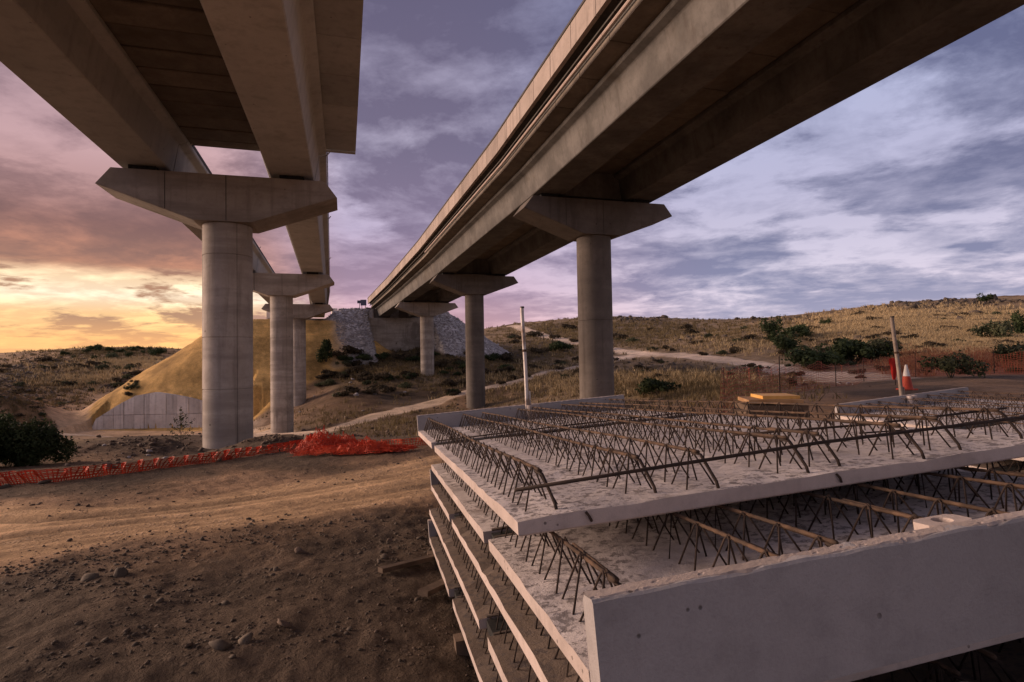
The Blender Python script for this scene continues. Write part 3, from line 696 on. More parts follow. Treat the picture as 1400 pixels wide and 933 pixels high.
strip(LN, LH, LV, 'edge', 'kerb_strip', [(-1.4, 1.465), (-1.3, 1.465), (-1.3, 1.62), (-1.4, 1.62)], (1, .9), (3, None), 6, .03)
strip(LN, LH, LV, 'post', 'guard_rail', circ(3.93, 1.62, .022), (1, .3), (3, None), 8, .02)
for i, s, u in [(1, .5, 3.9), (1, 12, 3.9), (2, 1, 3.9), (1, .6, -1.3), (1, 14, -1.3), (1, 23, -1.3)]:
    p = pos(LN, LH, i, s, u, 1.40); q = pos(LN, LH, i, s, u+.16, 1.62); w = pos(LN, LH, i, s, u-.35, 1.3)
    MB().tube([w, p, q], .03, 6).build('clamp_bracket', 'post', LV)
for i, jn in ((1, (CZ-1.0+.0, CZ+1.0, CZ+4.2)), (2, (CZ-4.0, CZ-2.2, CZ-.2, CZ+2.0)), (3, (CZ-3, CZ-1, CZ+1.2))):
    gz = [0, -3.25, -6.0, -5.7][i]
    pier(LN, LH, i, LV, 'pier', [0, 1.80, 1.76, 1.72][i], .14, 1.78, CZ+gz-1.6, joints=jn)
# far abutment, wing wall just showing over the ochre bank
LN = LN
c_, d_, n_ = cL
def AP(c, d, n, u, s, z): return np.array([c[0]+n[0]*u+d[0]*s, c[1]+n[1]*u+d[1]*s, z])
def abox(c, d, n, u0, u1, s0, s1, z0, z1): return [AP(c, d, n, u0, s0, z0), AP(c, d, n, u1, s0, z0), AP(c, d, n, u1, s1, z0), AP(c, d, n, u0, s1, z0), AP(c, d, n, u0, s0, z1), AP(c, d, n, u1, s0, z1), AP(c, d, n, u1, s1, z1), AP(c, d, n, u0, s1, z1)]
MB().hexa(abox(c_, d_, n_, -5.2, 5.2, -.9, .9, CZ+2, CZ+7.1)).build('abutment_wall', 'pier', LV)
MB().hexa(abox(c_, d_, n_, 4.6, 5.5, .2, 5, CZ+2, CZ+8.9)).build('wing_wall', 'wallpanel', LV)
MB().hexa(abox(c_, d_, n_, -5.5, -4.6, .2, 5, CZ+2, CZ+8.9)).build('wing_wall', 'wallpanel', LV)

# --- right viaduct, complete with parapet
RV = empty('viaduct', (RN[1][0], RN[1][1], tz(*RN[1])), 'finished viaduct on the right with a salmon lit parapet, running to a grey stone embankment', 'viaduct', 'twin concrete viaducts')
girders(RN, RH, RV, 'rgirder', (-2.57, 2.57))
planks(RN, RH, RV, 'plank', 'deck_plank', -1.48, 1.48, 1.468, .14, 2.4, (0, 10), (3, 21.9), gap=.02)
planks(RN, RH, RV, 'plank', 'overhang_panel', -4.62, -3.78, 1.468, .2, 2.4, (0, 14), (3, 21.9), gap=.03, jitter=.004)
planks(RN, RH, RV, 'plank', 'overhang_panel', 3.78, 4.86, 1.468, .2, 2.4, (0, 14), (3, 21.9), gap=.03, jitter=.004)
strip(RN, RH, RV, 'rgirder', 'deck_slab', [(-4.5, 1.69), (4.5, 1.69), (4.5, 1.95), (-4.5, 1.95)], (0, 10), (3, None))
for sg in (-1, 1):
    f0, f1 = sg*5.14, sg*4.98
    pr = [(f0, 2.13), (f1, 2.13), (f1, 3.02), (f0, 3.02)]
    if sg > 0: pr = pr[::-1]
    strip(RN, RH, RV, 'fascia', 'fascia_panel', pr, (0, 14), (3, None), 1.98, .035)
    pr = [(sg*5.17, 3.03), (sg*4.95, 3.03), (sg*4.95, 3.12), (sg*5.17, 3.12)]
    if sg > 0: pr = pr[::-1]
    strip(RN, RH, RV, 'edge', 'coping', pr, (0, 14), (3, None), 5.94, .02)
    pr = [(sg*4.97, 2.25), (sg*4.4, 1.97), (sg*4.4, 2.5), (sg*4.97, 2.5)]
    if sg > 0: pr = pr[::-1]
    strip(RN, RH, RV, 'edge', 'kerb_beam', pr, (0, 14), (3, None))  # very dark colour stands in for the deep recess shade behind the fascia
strip(RN, RH, RV, 'pipe', 'drain_pipe', circ(-4.9, 1.56, .06), (0, 14), (1, 23.5), 1.95, .02)
strip(RN, RH, RV, 'edge', 'cable_tray', [(-4.86, 1.86), (-4.66, 1.86), (-4.66, 1.92), (-4.86, 1.92)], (0, 14), (3, None), 5.9, .03)
for i, jn in ((1, (CZ+1.9,)), (2, (CZ-.1, CZ+2.2)), (3, (CZ+1.5,))):
    gz = [0, -3, -4.6, -2.2][i]
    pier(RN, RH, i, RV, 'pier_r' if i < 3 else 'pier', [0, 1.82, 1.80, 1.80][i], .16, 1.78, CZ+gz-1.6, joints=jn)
    # cross beam over each cap, between the girders
    mm = MB().prism(loop(RN, RH, i, -.35, [(-1.72, .1), (1.72, .1), (1.5, 1.44), (-1.5, 1.44)]), loop(RN, RH, i, .35, [(-1.72, .1), (1.72, .1), (1.5, 1.44), (-1.5, 1.44)]))
    mm.build('cross_beam', 'rgirder', RV)
c_, d_, n_ = cR
MB().hexa(abox(c_, d_, n_, -5.35, 5.35, -.5, .9, CZ-3, CZ+7.2)).build('abutment_wall', 'pier', RV)
MB().hexa(abox(c_, d_, n_, -5.35, 5.35, .4, .95, CZ+7.2, CZ+9.0)).build('back_wall', 'pier_r', RV)
for u in (-5.35, 4.95): MB().hexa(abox(c_, d_, n_, u, u+.4, .96, 5, CZ+2, CZ+9.1)).build('wing_wall', 'pier', RV)

# ------------------------------------------------------------------ curved-topped retaining wall made of panels
def retaining_wall():
    root = empty('retaining_wall', (float(WX[6]), WALLY, WBASE), 'pale concrete panel retaining wall with an arched top at the foot of the ochre bank', 'wall')
    xs = [at(x, 570, WALLY)[0] for x in (120, 127, 141, 155, 169, 183, 197, 212, 227, 242, 258, 275, 290, 306, 322, 335)]
    zs = at(200, 567, WALLY)[2]
    for a, b in zip(xs[:-1], xs[1:]):
        g = .045; ta, tb = np.interp([a, b], WX, WZ); k = 4
        for lo, hi in ((WBASE-1.2, zs-.02), (zs+.02, None)):
            xx = np.linspace(a+g/2, b-g/2, k+1); dy = random.uniform(-.03, .03)
            tt = np.interp(xx, WX, WZ); topz = np.minimum(tt, hi) if hi is not None else tt
            if (topz-lo).max() < .12: continue
            topz = np.maximum(topz, lo+.05)
            front = [(xx[0], WALLY+dy, lo), (xx[-1], WALLY+dy, lo)]+[(x, WALLY+dy, z) for x, z in zip(xx[::-1], topz[::-1])]
            backl = [(x, WALLY+.45, z) for x, _, z in front]
            MB().prism(front, backl).build('wall_panel', 'wallpanel', root)
    cp = MB(); n = 40; xx = np.linspace(WX[0]+.5, WX[-1], n); tt = np.interp(xx, WX, WZ)
    for i in range(n-1):
        cp.hexa([(xx[i], WALLY+.05, tt[i]+.004), (xx[i+1], WALLY+.05, tt[i+1]+.004), (xx[i+1], WALLY+.5, tt[i+1]+.004), (xx[i], WALLY+.5, tt[i]+.004),
                 (xx[i], WALLY+.05, tt[i]+.07), (xx[i+1], WALLY+.05, tt[i+1]+.07), (xx[i+1], WALLY+.5, tt[i+1]+.07), (xx[i], WALLY+.5, tt[i]+.07)])
    cp.build('coping', 'wallpanel', root)
    MB().hexa([(WX[0], WALLY+.1, WBASE-1), (WX[-1], WALLY+.1, WBASE-1), (WX[-1], WALLY+.4, WBASE-1), (WX[0], WALLY+.4, WBASE-1), (WX[0]+1, WALLY+.1, WBASE+.5), (WX[-1]-1, WALLY+.1, WBASE+.5), (WX[-1]-1, WALLY+.4, WBASE+.5), (WX[0]+1, WALLY+.4, WBASE+.5)]).build('wall_core', 'edge', root)
retaining_wall()

# ------------------------------------------------------------------ stacks of precast slabs
E1 = ray(515, 538); E1 /= np.linalg.norm(E1); E2 = ray(3806, 240); E2 -= (E2@E1)*E1; E2 /= np.linalg.norm(E2); E3 = np.cross(E2, E1)
SO = at(707, 711, 1.7)
THK = .052; LEV = .1825; TH = .118
class Frame:
    def __init__(s, o, a, b, c): s.o = np.array(o); s.a = np.array(a); s.b = np.array(b); s.c = np.array(c)
    def __call__(s, w, l, z): return s.o+s.a*w+s.b*l+s.c*z
def mat_of(fr, w, l, z):
    o = fr(w, l, z); return Matrix(((fr.a[0], fr.b[0], fr.c[0], o[0]), (fr.a[1], fr.b[1], fr.c[1], o[1]), (fr.a[2], fr.b[2], fr.c[2], o[2]), (0, 0, 0, 1)))
LAT = {}
def lattice_meshes(L, var):
    """lattice girder in its own frame: runs along +y from 0 to L, feet at z=0"""
    key = (round(L, 2), var)
    if key in LAT: return LAT[key]
    rr = random.Random(var*13+int(L*100)); pitch = .2; n = int(L/pitch)
    ch = MB(); pts_ = []; rad_ = []
    k = int(L/.016)
    for i in range(k+1):
        y = L*i/k; pts_.append((.004*sin(y*3+var), y, TH+.003*sin(y*2.3+var*2))); rad_.append(.0068 if i % 2 else .0054)
    ch.tube(pts_, .006, 6, radii=rad_)
    lap = .26+.1*rr.random()
    ch.tube([(.011, .01, TH-.004), (.013, lap, TH-.002)], .0065, 6)
    c = ch.mesh('top_chord', True)
    wb = MB(); r = .0031
    pitch = .155; n = int((L-.03)/pitch); y0 = .05
    for sd in (-1, 1):
        for i in range(n+1):
            ya = y0+i*pitch+(.01 if sd > 0 else 0); j = rr.uniform(-.006, .006); q = rr.uniform(.046, .062)
            wb.tube([(sd*.058+j, ya-q, -.012), (sd*.009, ya-.011, TH-.003), (sd*.007, ya, TH+.007), (sd*.009, ya+.011, TH-.003), (sd*.058-j, ya+q, -.012)], r, 5)
    # bent end bar
    wb.tube([(0, .035, TH-.006), (.012, .0, TH-.012), (.032, -.045, .02), (.035, -.05, -.01)], .0055, 6)
    w_ = wb.mesh('web_bars', True)
    LAT[key] = (c, w_); return LAT[key]

def jag(fr, w0, w1, l0, l1, zt, zb, nw=16, nl=36, seed=0, amp=.004):
    """slab body with slightly uneven, spalled top edges"""
    rr = np.random.default_rng(seed); m = MB()
    ws = np.linspace(w0, w1, nw+1); ls = np.linspace(l0, l1, nl+1)
    top = {}; vs = []; fs = []
    def vid(p): vs.append(p); return len(vs)-1
    G = [[None]*(nl+1) for _ in range(nw+1)]
    for i, w in enumerate(ws):
        for j, l in enumerate(ls):
            e = i in (0, nw) or j in (0, nl)
            z = zt+amp*.6*rr.standard_normal()
            if e: z = zt-abs(rr.standard_normal())*amp*.7-(.010 if rr.random() < .06 else 0)
            G[i][j] = vid(fr(w+(rr.uniform(-.0025, .0025) if e else 0), l+(rr.uniform(-.0025, .0025) if e else 0), z))
    for i in range(nw):
        for j in range(nl): fs.append((G[i][j], G[i+1][j], G[i+1][j+1], G[i][j+1]))
    ring = [(i, 0) for i in range(nw)]+[(nw, j) for j in range(nl)]+[(i, nl) for i in range(nw, 0, -1)]+[(0, j) for j in range(nl, 0, -1)]
    low = [vid(fr(ws[i], ls[j], zb)) for i, j in ring]
    mid = []
    for (i, j), q in zip(ring, low):
        cx = min(max(ws[i], w0+.006), w1-.006); cy = min(max(ls[j], l0+.006), l1-.006)
        mid.append(vid(fr(ws[i], ls[j], zb+.006)))
    bot = [vid(fr(min(max(ws[i], w0+.008), w1-.008), min(max(ls[j], l0+.008), l1-.008), zb)) for i, j in ring]
    n = len(ring); side = []
    for k in range(n):
        a = G[ring[k][0]][ring[k][1]]; b = G[ring[(k+1) % n][0]][ring[(k+1) % n][1]]
        side.append(len(fs)); fs.append((a, mid[k], mid[(k+1) % n], b))
        fs.append((mid[k], bot[k], bot[(k+1) % n], mid[(k+1) % n]))
    fs.append(tuple(bot))
    m.add(vs, fs); m.m = [0]*(nw*nl)+[1]*(len(fs)-nw*nl)
    return m

def wall_profile(fr, w0, w1, l0, l1, zb, zt, seed, sgn, holes=()):
    """upstand with rough cast top and thickened blocks that hold a post socket"""
    rr = np.random.default_rng(seed); m = MB(); n = 46
    ws = np.linspace(w0, w1, n+1); A = []
    inner = l1 if sgn < 0 else l0; outer = l0 if sgn < 0 else l1
    prev = None
    for i, w in enumerate(ws):
        zj = zt+rr.uniform(-.003, .002); ij = inner-sgn*0+rr.uniform(-.003, .003); dirn = 1 if sgn < 0 else -1
        sec = [fr(w, outer, zb), fr(w, outer, zj-.004), fr(w, outer+dirn*.006, zj+rr.uniform(-.002, .003)), fr(w, ij-dirn*.012, zj+rr.uniform(-.003, .002)), fr(w, ij, zj-.014), fr(w, ij, zb)]
        if sgn > 0: sec = sec[::-1]
        if prev is not None: m.prism(prev, sec, 0, False)
        else: m.add(sec, [tuple(range(5, -1, -1))])
        prev = sec
    m.add(prev, [tuple(range(6))])
    return m

def socket_block(fr, w, l, zb, zt, sgn, root_part):
    """little block on the inside of the upstand with a round socket"""
    m = MB(); W = .066; D = .036; N = 20
    c = (w, l)
    dirn = 1 if sgn < 0 else -1
    # outline with circular hole, top ring
    outer = []; inner = []
    for k in range(N):
        a = 2*pi*k/N; ca, sa = cos(a), sin(a); q = 1/max(abs(ca)/W, abs(sa)/D)
        outer.append((w+ca*q, l+sa*q)); inner.append((w+.024*ca, l+.024*sa))
    vs = [fr(x, y, zt) for x, y in outer]+[fr(x, y, zt) for x, y in inner]+[fr(x, y, zb) for x, y in outer]+[fr(x, y, zt-.11) for x, y in inner]
    fs = []
    for k in range(N):
        k2 = (k+1) % N
        fs += [(k, k2, N+k2, N+k), (2*N+k, 2*N+k2, k2, k), (N+k, N+k2, 3*N+k2, 3*N+k)]
    fs.append(tuple(range(3*N, 4*N)))
    m.add(vs, fs); o = m.build('socket_block', 'slabside', None); o.parent = root_part
    return o

TW = (.105, .46, .655, 1.03, 1.19, 1.50, 1.71, 2.06)
def make_slab(fr, z, kind, l0, gapl, l1, label, seed, width=2.25, wall_drop=0.0, tw=TW, group='precast deck slabs with lattice reinforcement', topmat='slab', w_off=0.0, wall_h=.152, hidden=False):
    """kind 'far': upstand at the far end (l1); 'near': upstand at the near end (l0). gapl = (start, end) of the open strip"""
    o = fr(width/2, (l0+l1)/2, z-THK)
    root = empty('precast_slab', tuple(o), label, 'precast slab', group)
    w0, w1 = w_off, w_off+width
    a = l0+(.062 if kind == 'near' else 0); b = l1-(.062 if kind == 'far' else 0)
    for k, (p, q) in enumerate(((a, gapl[0]), (gapl[1], b))):
        jag(fr, w0, w1, p, q, z, z-THK, nw=24, nl=max(8, int((q-p)/.09)), seed=seed*3+k).build('concrete_panel', [topmat, 'slabside'], root)
    if kind == 'near': wl = (l0, l0+.06); sg = -1
    else: wl = (l1-.06, l1); sg = 1
    u = wall_profile(fr, w0, w1, wl[0], wl[1], z-THK-wall_drop, z+wall_h, seed, sg).build('upstand', 'upstand', root)
    rim = MB(); rr = random.Random(seed); N = 60
    J = 7; g = []      # trowelled mortar along the crest: lumpy, pitted, ragged at both edges
    for i in range(4*N+1):
        x = w0+width*i/(4*N); row = []
        a_ = wl[0]+.004+.0025*sin(i*.9+seed)+rr.uniform(0, .0015)+(.005 if rr.random() < .04 else 0); b_ = wl[1]-.005-.003*sin(i*.37)-rr.uniform(0, .002)
        for j in range(J+1):
            q = j/J; e = 0 if j in (0, J) else 1
            row.append(len(rim.v)+len(g)*0); rim.v.append(tuple(fr(x, a_+(b_-a_)*q, z+wall_h-.004+e*(.0058+rr.uniform(-.0005, .0005)-(.004 if rr.random() < .012 else 0)))))
        g.append(row)
    for i in range(4*N):
        for j in range(J): rim.f.append((g[i][j], g[i+1][j], g[i+1][j+1], g[i][j+1])); rim.m.append(0)
    r_ = rim.build('mortar_crest', 'slabside', None); r_.parent = u
    for wx in (w0+.97, w0+2.1) if kind == 'near' else (w0+1.2,):
        if kind == 'near': socket_block(fr, wx, l0+.060+.034, z-.002, z+wall_h-.004, -1, u)
        else: socket_block(fr, wx, l1-.060-.034, z-.002, z+wall_h-.006, 1, u)
    for i, w in enumerate(tw):
        ys = l0+(.07 if kind == 'far' else .12)+(.03*((i*7+seed) % 3)); ye = l1-(.12 if kind == 'far' else .08)
        Lx = round((ye-ys)*5)/5
        c, wb = lattice_meshes(Lx, (i+seed) % 3)
        M = mat_of(fr, w+w_off, ys, z)
        co = link('lattice_girder', c, 'rust'); co.parent = root; co.matrix_local = Matrix.Translation(-Vector(o)) @ M
        wo = link('web_bars', wb, 'rebar'); wo.parent = co
    # long bars across the lattices in the open strip and near the ends
    rr = random.Random(seed+5); lb = []
    g0, g1 = gapl
    for l, zz in ((g0+.03, .012), (g1-.03, .03), ((g0+g1)/2, .0)):
        lb.append(([fr(w0+.03, l, z+zz-.02), fr(w0+width*.5, l+.012, z+zz-.012), fr(w1-.03, l-.01, z+zz-.015)], .0055))
    for p, r in lb: MB().tube(p, r, 6).build('cross_bar', 'rebar', root, smooth=True)
    # added dark strip standing in for the shadow inside the open strip
    MB().hexa([fr(w0+.03, g0+.004, z-THK+.001), fr(w1-.01, g0+.004, z-THK+.001), fr(w1-.01, g1-.004, z-THK+.001), fr(w0+.03, g1-.004, z-THK+.001),
               fr(w0+.03, g0+.012, z-.012), fr(w1-.01, g0+.012, z-.008), fr(w1-.01, g1-.012, z-.012), fr(w0+.03, g1-.012, z-.008)]).build('gap_shadow_strip', 'rubber_and_shadow', root)
    return root

FA = Frame(SO, E2, E1, E3)
slabA = make_slab(FA, 0, 'far', 0, (2.50, 2.72), 4.2, 'topmost precast slab of the near stack, pale and dusty, its low upstand at the far end', 1, wall_h=.15)
# the long loose bar across the lattice ends
MB().tube([FA(.015, .06, .075), FA(.5, .045, .088), FA(1.1, .03, .10), (FA(1.7, .0, .10)), FA(2.35, -.02, .098)], .0062, 8).build('cross_bar', 'rebar', slabA, smooth=True)
MB().tube([FA(1.02, .40, TH-.008), FA(1.6, .30, TH-.02), FA(2.2, .2, TH-.01)], .005, 6).build('cross_bar', 'rebar', slabA, smooth=True)
MB().tube([FA(1.85, .62, .012), FA(2.05, .57, .008)], .004, 5).build('tie_wire', 'rebar', slabA)
for wx in (.215, 1.13): MB().tube([FA(wx, -.002, -.006), FA(wx+.008, -.008, -.02), FA(wx+.016, -.003, -.036)], .0045, 6).build('bar_stub', 'rebar', slabA)
make_slab(FA, -LEV, 'near', -.6, (.53, .64), 2.9, 'second slab down in the near stack, tall smooth grey upstand facing the viewer', 2, wall_drop=.045, wall_h=.155, topmat='slab', tw=(.12, .52, .70, 1.04, 1.24, 1.56, 1.74, 2.06))
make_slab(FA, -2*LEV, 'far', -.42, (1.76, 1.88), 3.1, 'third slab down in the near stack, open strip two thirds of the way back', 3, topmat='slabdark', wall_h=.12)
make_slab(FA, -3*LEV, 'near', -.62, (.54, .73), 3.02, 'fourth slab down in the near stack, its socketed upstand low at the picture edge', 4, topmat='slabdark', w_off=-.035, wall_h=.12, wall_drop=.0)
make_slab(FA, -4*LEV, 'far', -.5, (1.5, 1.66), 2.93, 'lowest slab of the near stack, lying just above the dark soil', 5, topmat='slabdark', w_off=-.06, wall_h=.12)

# timbers under and beside the stack
def timber(fr, w0, w1, l0, l1, z0, z1, label, mat='wood', name='timber_bearer', group=None, cat='timber'):
    g = lambda a, b, c: fr(a, b, c)
    m = MB(); A = [g(w0, l0, z0), g(w1, l0, z0), g(w1, l1, z0), g(w0, l1, z0)]; B = [g(w0, l0, z1), g(w1, l0, z1), g(w1, l1, z1), g(w0, l1, z1)]
    m.hexa(A+B); o = m.build(name, mat); tag(o, label, cat, group); return o
zb = -4*LEV-THK
for k, l in enumerate((-.55, 1.1, 2.6)):
    gz = min(tz(*FA(0, l, zb)[:2]), tz(*FA(2.2, l, zb)[:2]))
    h = max(.06, float(FA(0, l, zb)[2]-gz)+.05)
    timber(FA, -.1, 2.3, l, l+.09, zb-h, zb-.002, 'rough timber bearer under the near slab stack, %s' % ('closest to the viewer', 'in the middle', 'at the far end')[k], group='bearers under the near slab stack')
def loose(px0, py0, px1, py1, w, h, label, lift=.02):
    a = hit(px0, py0); b = hit(px1, py1); a[2] += lift; b[2] += lift; d = b-a; n = np.cross(d, (0, 0, 1)); n /= np.linalg.norm(n); up = np.array([0, 0, h])
    m = MB().hexa([a-n*w/2, a+n*w/2, b+n*w/2, b-n*w/2, a-n*w/2+up, a+n*w/2+up, b+n*w/2+up, b-n*w/2+up])
    return tag(m.build('timber_plank', 'wood'), label, 'plank')
loose(520, 788, 640, 758, .05, .03, 'long weathered plank on the dirt, poking out left of the slab stack')
loose(578, 822, 640, 790, .07, .03, 'short plank slanting under the corner of the lowest slab')

# --- second stack, further right
b2 = np.array([E1[0], E1[1], 0]); b2 /= np.linalg.norm(b2); a2 = np.array([b2[1], -b2[0], .075]); a2 /= np.linalg.norm(a2); c2 = np.cross(a2, b2)
pf = at(1142, 568, 7.75)
FB = Frame(pf-b2*4.15, a2, b2, c2)
make_slab(FB, 0, 'far', 0, (2.45, 2.7), 4.15, 'top slab of the farther stack, grey upstand carrying a leaning brown post', 6, topmat='slab', wall_h=.15)
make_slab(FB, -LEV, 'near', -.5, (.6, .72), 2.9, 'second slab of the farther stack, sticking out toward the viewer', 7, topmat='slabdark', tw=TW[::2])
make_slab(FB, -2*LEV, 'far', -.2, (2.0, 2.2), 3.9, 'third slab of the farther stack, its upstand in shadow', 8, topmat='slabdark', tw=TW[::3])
zb2 = -2*LEV-THK
for k, l in enumerate((.2, 1.9, 3.3)):
    gz = tz(*FB(1, l, 0)[:2]); h = float(FB(1, l, zb2)[2]-gz)+.06; nlay = max(1, int(round(h/.16)))
    timber(FB, -.05, 2.3, l, l+.14, zb2-h, zb2-.002, 'timber bearer under the farther slab stack, %s' % ('nearest', 'middle', 'farthest')[k], group='bearers under the farther slab stack')

# --- guard posts standing in the upstand sockets
def gpost(px0, py0, px1, py1, Y, r, mat, label, stub=False):
    a = at(px1, py1, Y); b = at(px0, py0, Y+.03); d = b-a
    root = empty('guard_post', tuple(a-np.array([0, 0, .0])), label, 'post')
    ps = [a-d*.1]+[a+d*t+np.array([.004*sin(t*5), 0, 0]) for t in np.linspace(0, 1, 12)]
    MB().tube(ps, r, 12).build('tube', mat, root, smooth=True, angle=40)
    MB().tube([b-d*.005, b+d*.012], r*1.12, 12).build('end_cap', 'edge', root)
    if stub:
        MB().tube([a+np.array([.035, 0, -.05]), a+np.array([.03, 0, .16])], r*.5, 8).build('wedge_rod', mat, root)
    MB().tube([a+d*.55, a+d*.575], r*1.15, 12).build('clamp_ring', 'rust', root)
    return root
gpost(714, 421, 720.5, 556, 5.98, .019, 'post', 'pale galvanised post standing in the far upstand of the near stack', True)
gpost(1219.5, 434, 1233, 545, 8.1, .026, 'postb', 'brown leaning post standing in the upstand of the farther stack', True)

# --- boards piled beyond the slabs
def board(px, py, Y, w, l, h, yaw, mat, label, z=None):
    p = at(px, py, Y); ca, sa = cos(yaw), sin(yaw); a = np.array([ca, sa, 0]); b = np.array([-sa, ca, 0]); c = np.array([0, 0, 1.])
    f = Frame(p if z is None else (p[0], p[1], z), a, b, c); m = MB()
    q = .006
    A = [f(0, 0, 0), f(w, 0, 0), f(w, l, 0), f(0, l, 0)]; B = [x+np.array([0, 0, h]) for x in A]
    m.hexa(A+B); o = m.build('formwork_board', mat); tag(o, label, 'board', 'formwork boards piled beyond the slabs'); return p
pb = board(1043, 546, 9.0, .56, .62, .05, rad(-6), 'board', 'bright yellow formwork board on top of the pile behind the slabs')
board(1024, 552.5, 8.9, .80, .8, .06, rad(-10), 'boardold', 'weathered board directly beneath the bright yellow one')
z_ = pb[2]-.085
for k in range(3):
    z_ -= .115 if k else .09
    board(1022+k*3, 556, 8.92+.01*k, .9, .8, .085, rad(-8+5*k), 'wood', ('dark board third from the top of the pile behind the slabs', 'dark board fourth from the top of the pile behind the slabs', 'dark board fifth from the top of the pile behind the slabs')[k], z=z_)
gz = tz(pb[0]+.3, pb[1]+.3)
for k, dx in enumerate((.1, .65)):
    m = MB(); x = pb[0]+dx-.1; y = pb[1]+.05
    m.hexa([(x, y, gz-.05), (x+.12, y, gz-.05), (x+.12, y+.75, gz-.05), (x, y+.75, gz-.05), (x, y, z_-.002), (x+.12, y, z_-.002), (x+.12, y+.75, z_-.002), (x, y+.75, z_-.002)])
    tag(m.build('timber_bearer', 'wood'), '%s bearer holding up the board pile' % ('left', 'right')[k], 'timber', 'bearers under the board pile')

# --- traffic cones
def cone(px, py, Y, h, label, tilt=0):
    p = at(px, py, Y); p[2] = tz(p[0], p[1])+.01
    root = empty('traffic_cone', tuple(p), label, 'traffic cone', None)
    s = h/.75
    m = MB(); b = .2*s; m.prism([(p[0]-b, p[1]-b, p[2]), (p[0]+b, p[1]-b, p[2]), (p[0]+b, p[1]+b, p[2]), (p[0]-b, p[1]+b, p[2])], [(p[0]-b*.95, p[1]-b*.95, p[2]+.04*s), (p[0]+b*.95, p[1]-b*.95, p[2]+.04*s), (p[0]+b*.95, p[1]+b*.95, p[2]+.04*s), (p[0]-b*.95, p[1]+b*.95, p[2]+.04*s)])
    m.build('base', 'conered', root)
    def fr_(z0, z1, nm, mt):
        r0_ = .15*s*(1-z0/.8)+.018; r1_ = .15*s*(1-z1/.8)+.018
        MB().lathe((p[0], p[1], p[2]), [(r0_, z0*s), (r1_, z1*s)], 20).build(nm, mt, root, smooth=True, angle=40)
    fr_(.04, .40, 'lower_sleeve', 'conered'); fr_(.402, .74, 'reflective_sleeve', 'conewhite')
    return p
cone(1240, 533, 17.5, .78, 'red and white traffic cone beside the brown leaning post')
cone(262, 599, 52, .8, 'tiny red traffic cone on the far track near the retaining wall')

# ------------------------------------------------------------------ plastic safety nets
def net_mesh(P, wu=.010, wv=.012):
    """P: (nu, nv, 3) lattice of knots; every mesh thread is a thin strip"""
    nu, nv, _ = P.shape; V = []; Fc = []
    def strips(A, B, nrm, w):
        d = B-A; s = np.cross(d, nrm); s /= (np.linalg.norm(s, axis=1, keepdims=True)+1e-9); s *= w
        n0 = sum(len(v) for v in V); k = len(A)
        V.append(np.stack([A-s, A+s, B+s, B-s], 1).reshape(-1, 3)); Fc.append((np.arange(k)*4)[:, None]+np.arange(4)+n0)
    du = P[1:]-P[:-1]; dv = P[:, 1:]-P[:, :-1]
    nrm = np.cross(du[:, :-1], dv[:-1]); nrm /= (np.linalg.norm(nrm, axis=2, keepdims=True)+1e-9)
    strips(P[:-1, :-1].reshape(-1, 3), P[1:, :-1].reshape(-1, 3), nrm.reshape(-1, 3), wu)
    strips(P[:-1, 1:].reshape(-1, 3), P[1:, 1:].reshape(-1, 3), nrm.reshape(-1, 3), wu)
    strips(P[:-1, :-1].reshape(-1, 3), P[:-1, 1:].reshape(-1, 3), nrm.reshape(-1, 3), wv)
    return np.concatenate(V), np.concatenate(Fc)
def resample(P, step):
    P = np.array(P); L = np.r_[0, np.cumsum(np.linalg.norm(np.diff(P, axis=0), axis=1))]; n = max(2, int(L[-1]/step))
    t = np.linspace(0, L[-1], n); return np.stack([np.interp(t, L, P[:, i]) for i in range(P.shape[1])], 1), t

def net_fence(name, path_px, height, step, rows, label, mat, fold=.0, fw=.5, posts=None, thick=.01, lean=0.0, hvar=None, group=None):
    base = np.array([hit(*p) for p in path_px]); Q, t = resample(base[:, :2], step); gz = tzs(Q[:, 0], Q[:, 1])
    root = empty(name, (Q[0, 0], Q[0, 1], gz[0]), label, 'safety net', group)
    d = np.gradient(Q, axis=0); d /= np.linalg.norm(d, axis=1, keepdims=True); nn = np.stack([d[:, 1], -d[:, 0]], 1)
    hh = height*(1+.18*fbm(t/1.1, t*0, 3, 3)) if hvar is None else height*hvar(t/t[-1])
    P = np.zeros((len(Q), rows+1, 3))
    for j in range(rows+1):
        v = j/rows
        wob = fold*np.sin(2*pi*t/fw+1.4*v+3*fbm(t/.9, t*0+2, 8, 2))*(.3+.9*v)+lean*v
        sl_ = fold*.9*np.sin(2*pi*t/fw+1.2)*v
        P[:, j, 0] = Q[:, 0]+nn[:, 0]*wob+d[:, 0]*sl_; P[:, j, 1] = Q[:, 1]+nn[:, 1]*wob+d[:, 1]*sl_
        P[:, j, 2] = gz+.01+hh*v*(1-.12*np.abs(np.sin(pi*t/fw)))+.02*fbm(t*3, t*0+j, 5, 2)
    V, Fc = net_mesh(P, thick, thick*1.3)
    link('net', fast_mesh('net', V, Fc, mat), None, root)
    if posts:
        for (k, hp) in posts:
            i = int(k*(len(Q)-1)); p = np.array([Q[i, 0], Q[i, 1], gz[i]])
            MB().tube([p-np.array([0, 0, .15]), p+np.array([.01, 0, hp])], .012 if np.hypot(*p[:2]) < 18 else .018, 6).build('stake', 'rebar', root)
    return root
net_fence('safety_net', [(-260, 700), (-120, 682), (0, 665), (75, 660), (150, 650), (230, 640), (300, 631), (370, 620), (425, 610)], .21, .035, 7, 'bright orange plastic net slumped in folds along the near edge of the left slope', 'net', fold=.075, fw=.27, posts=((.2, .35), (.85, .3)), thick=.008, lean=.12)
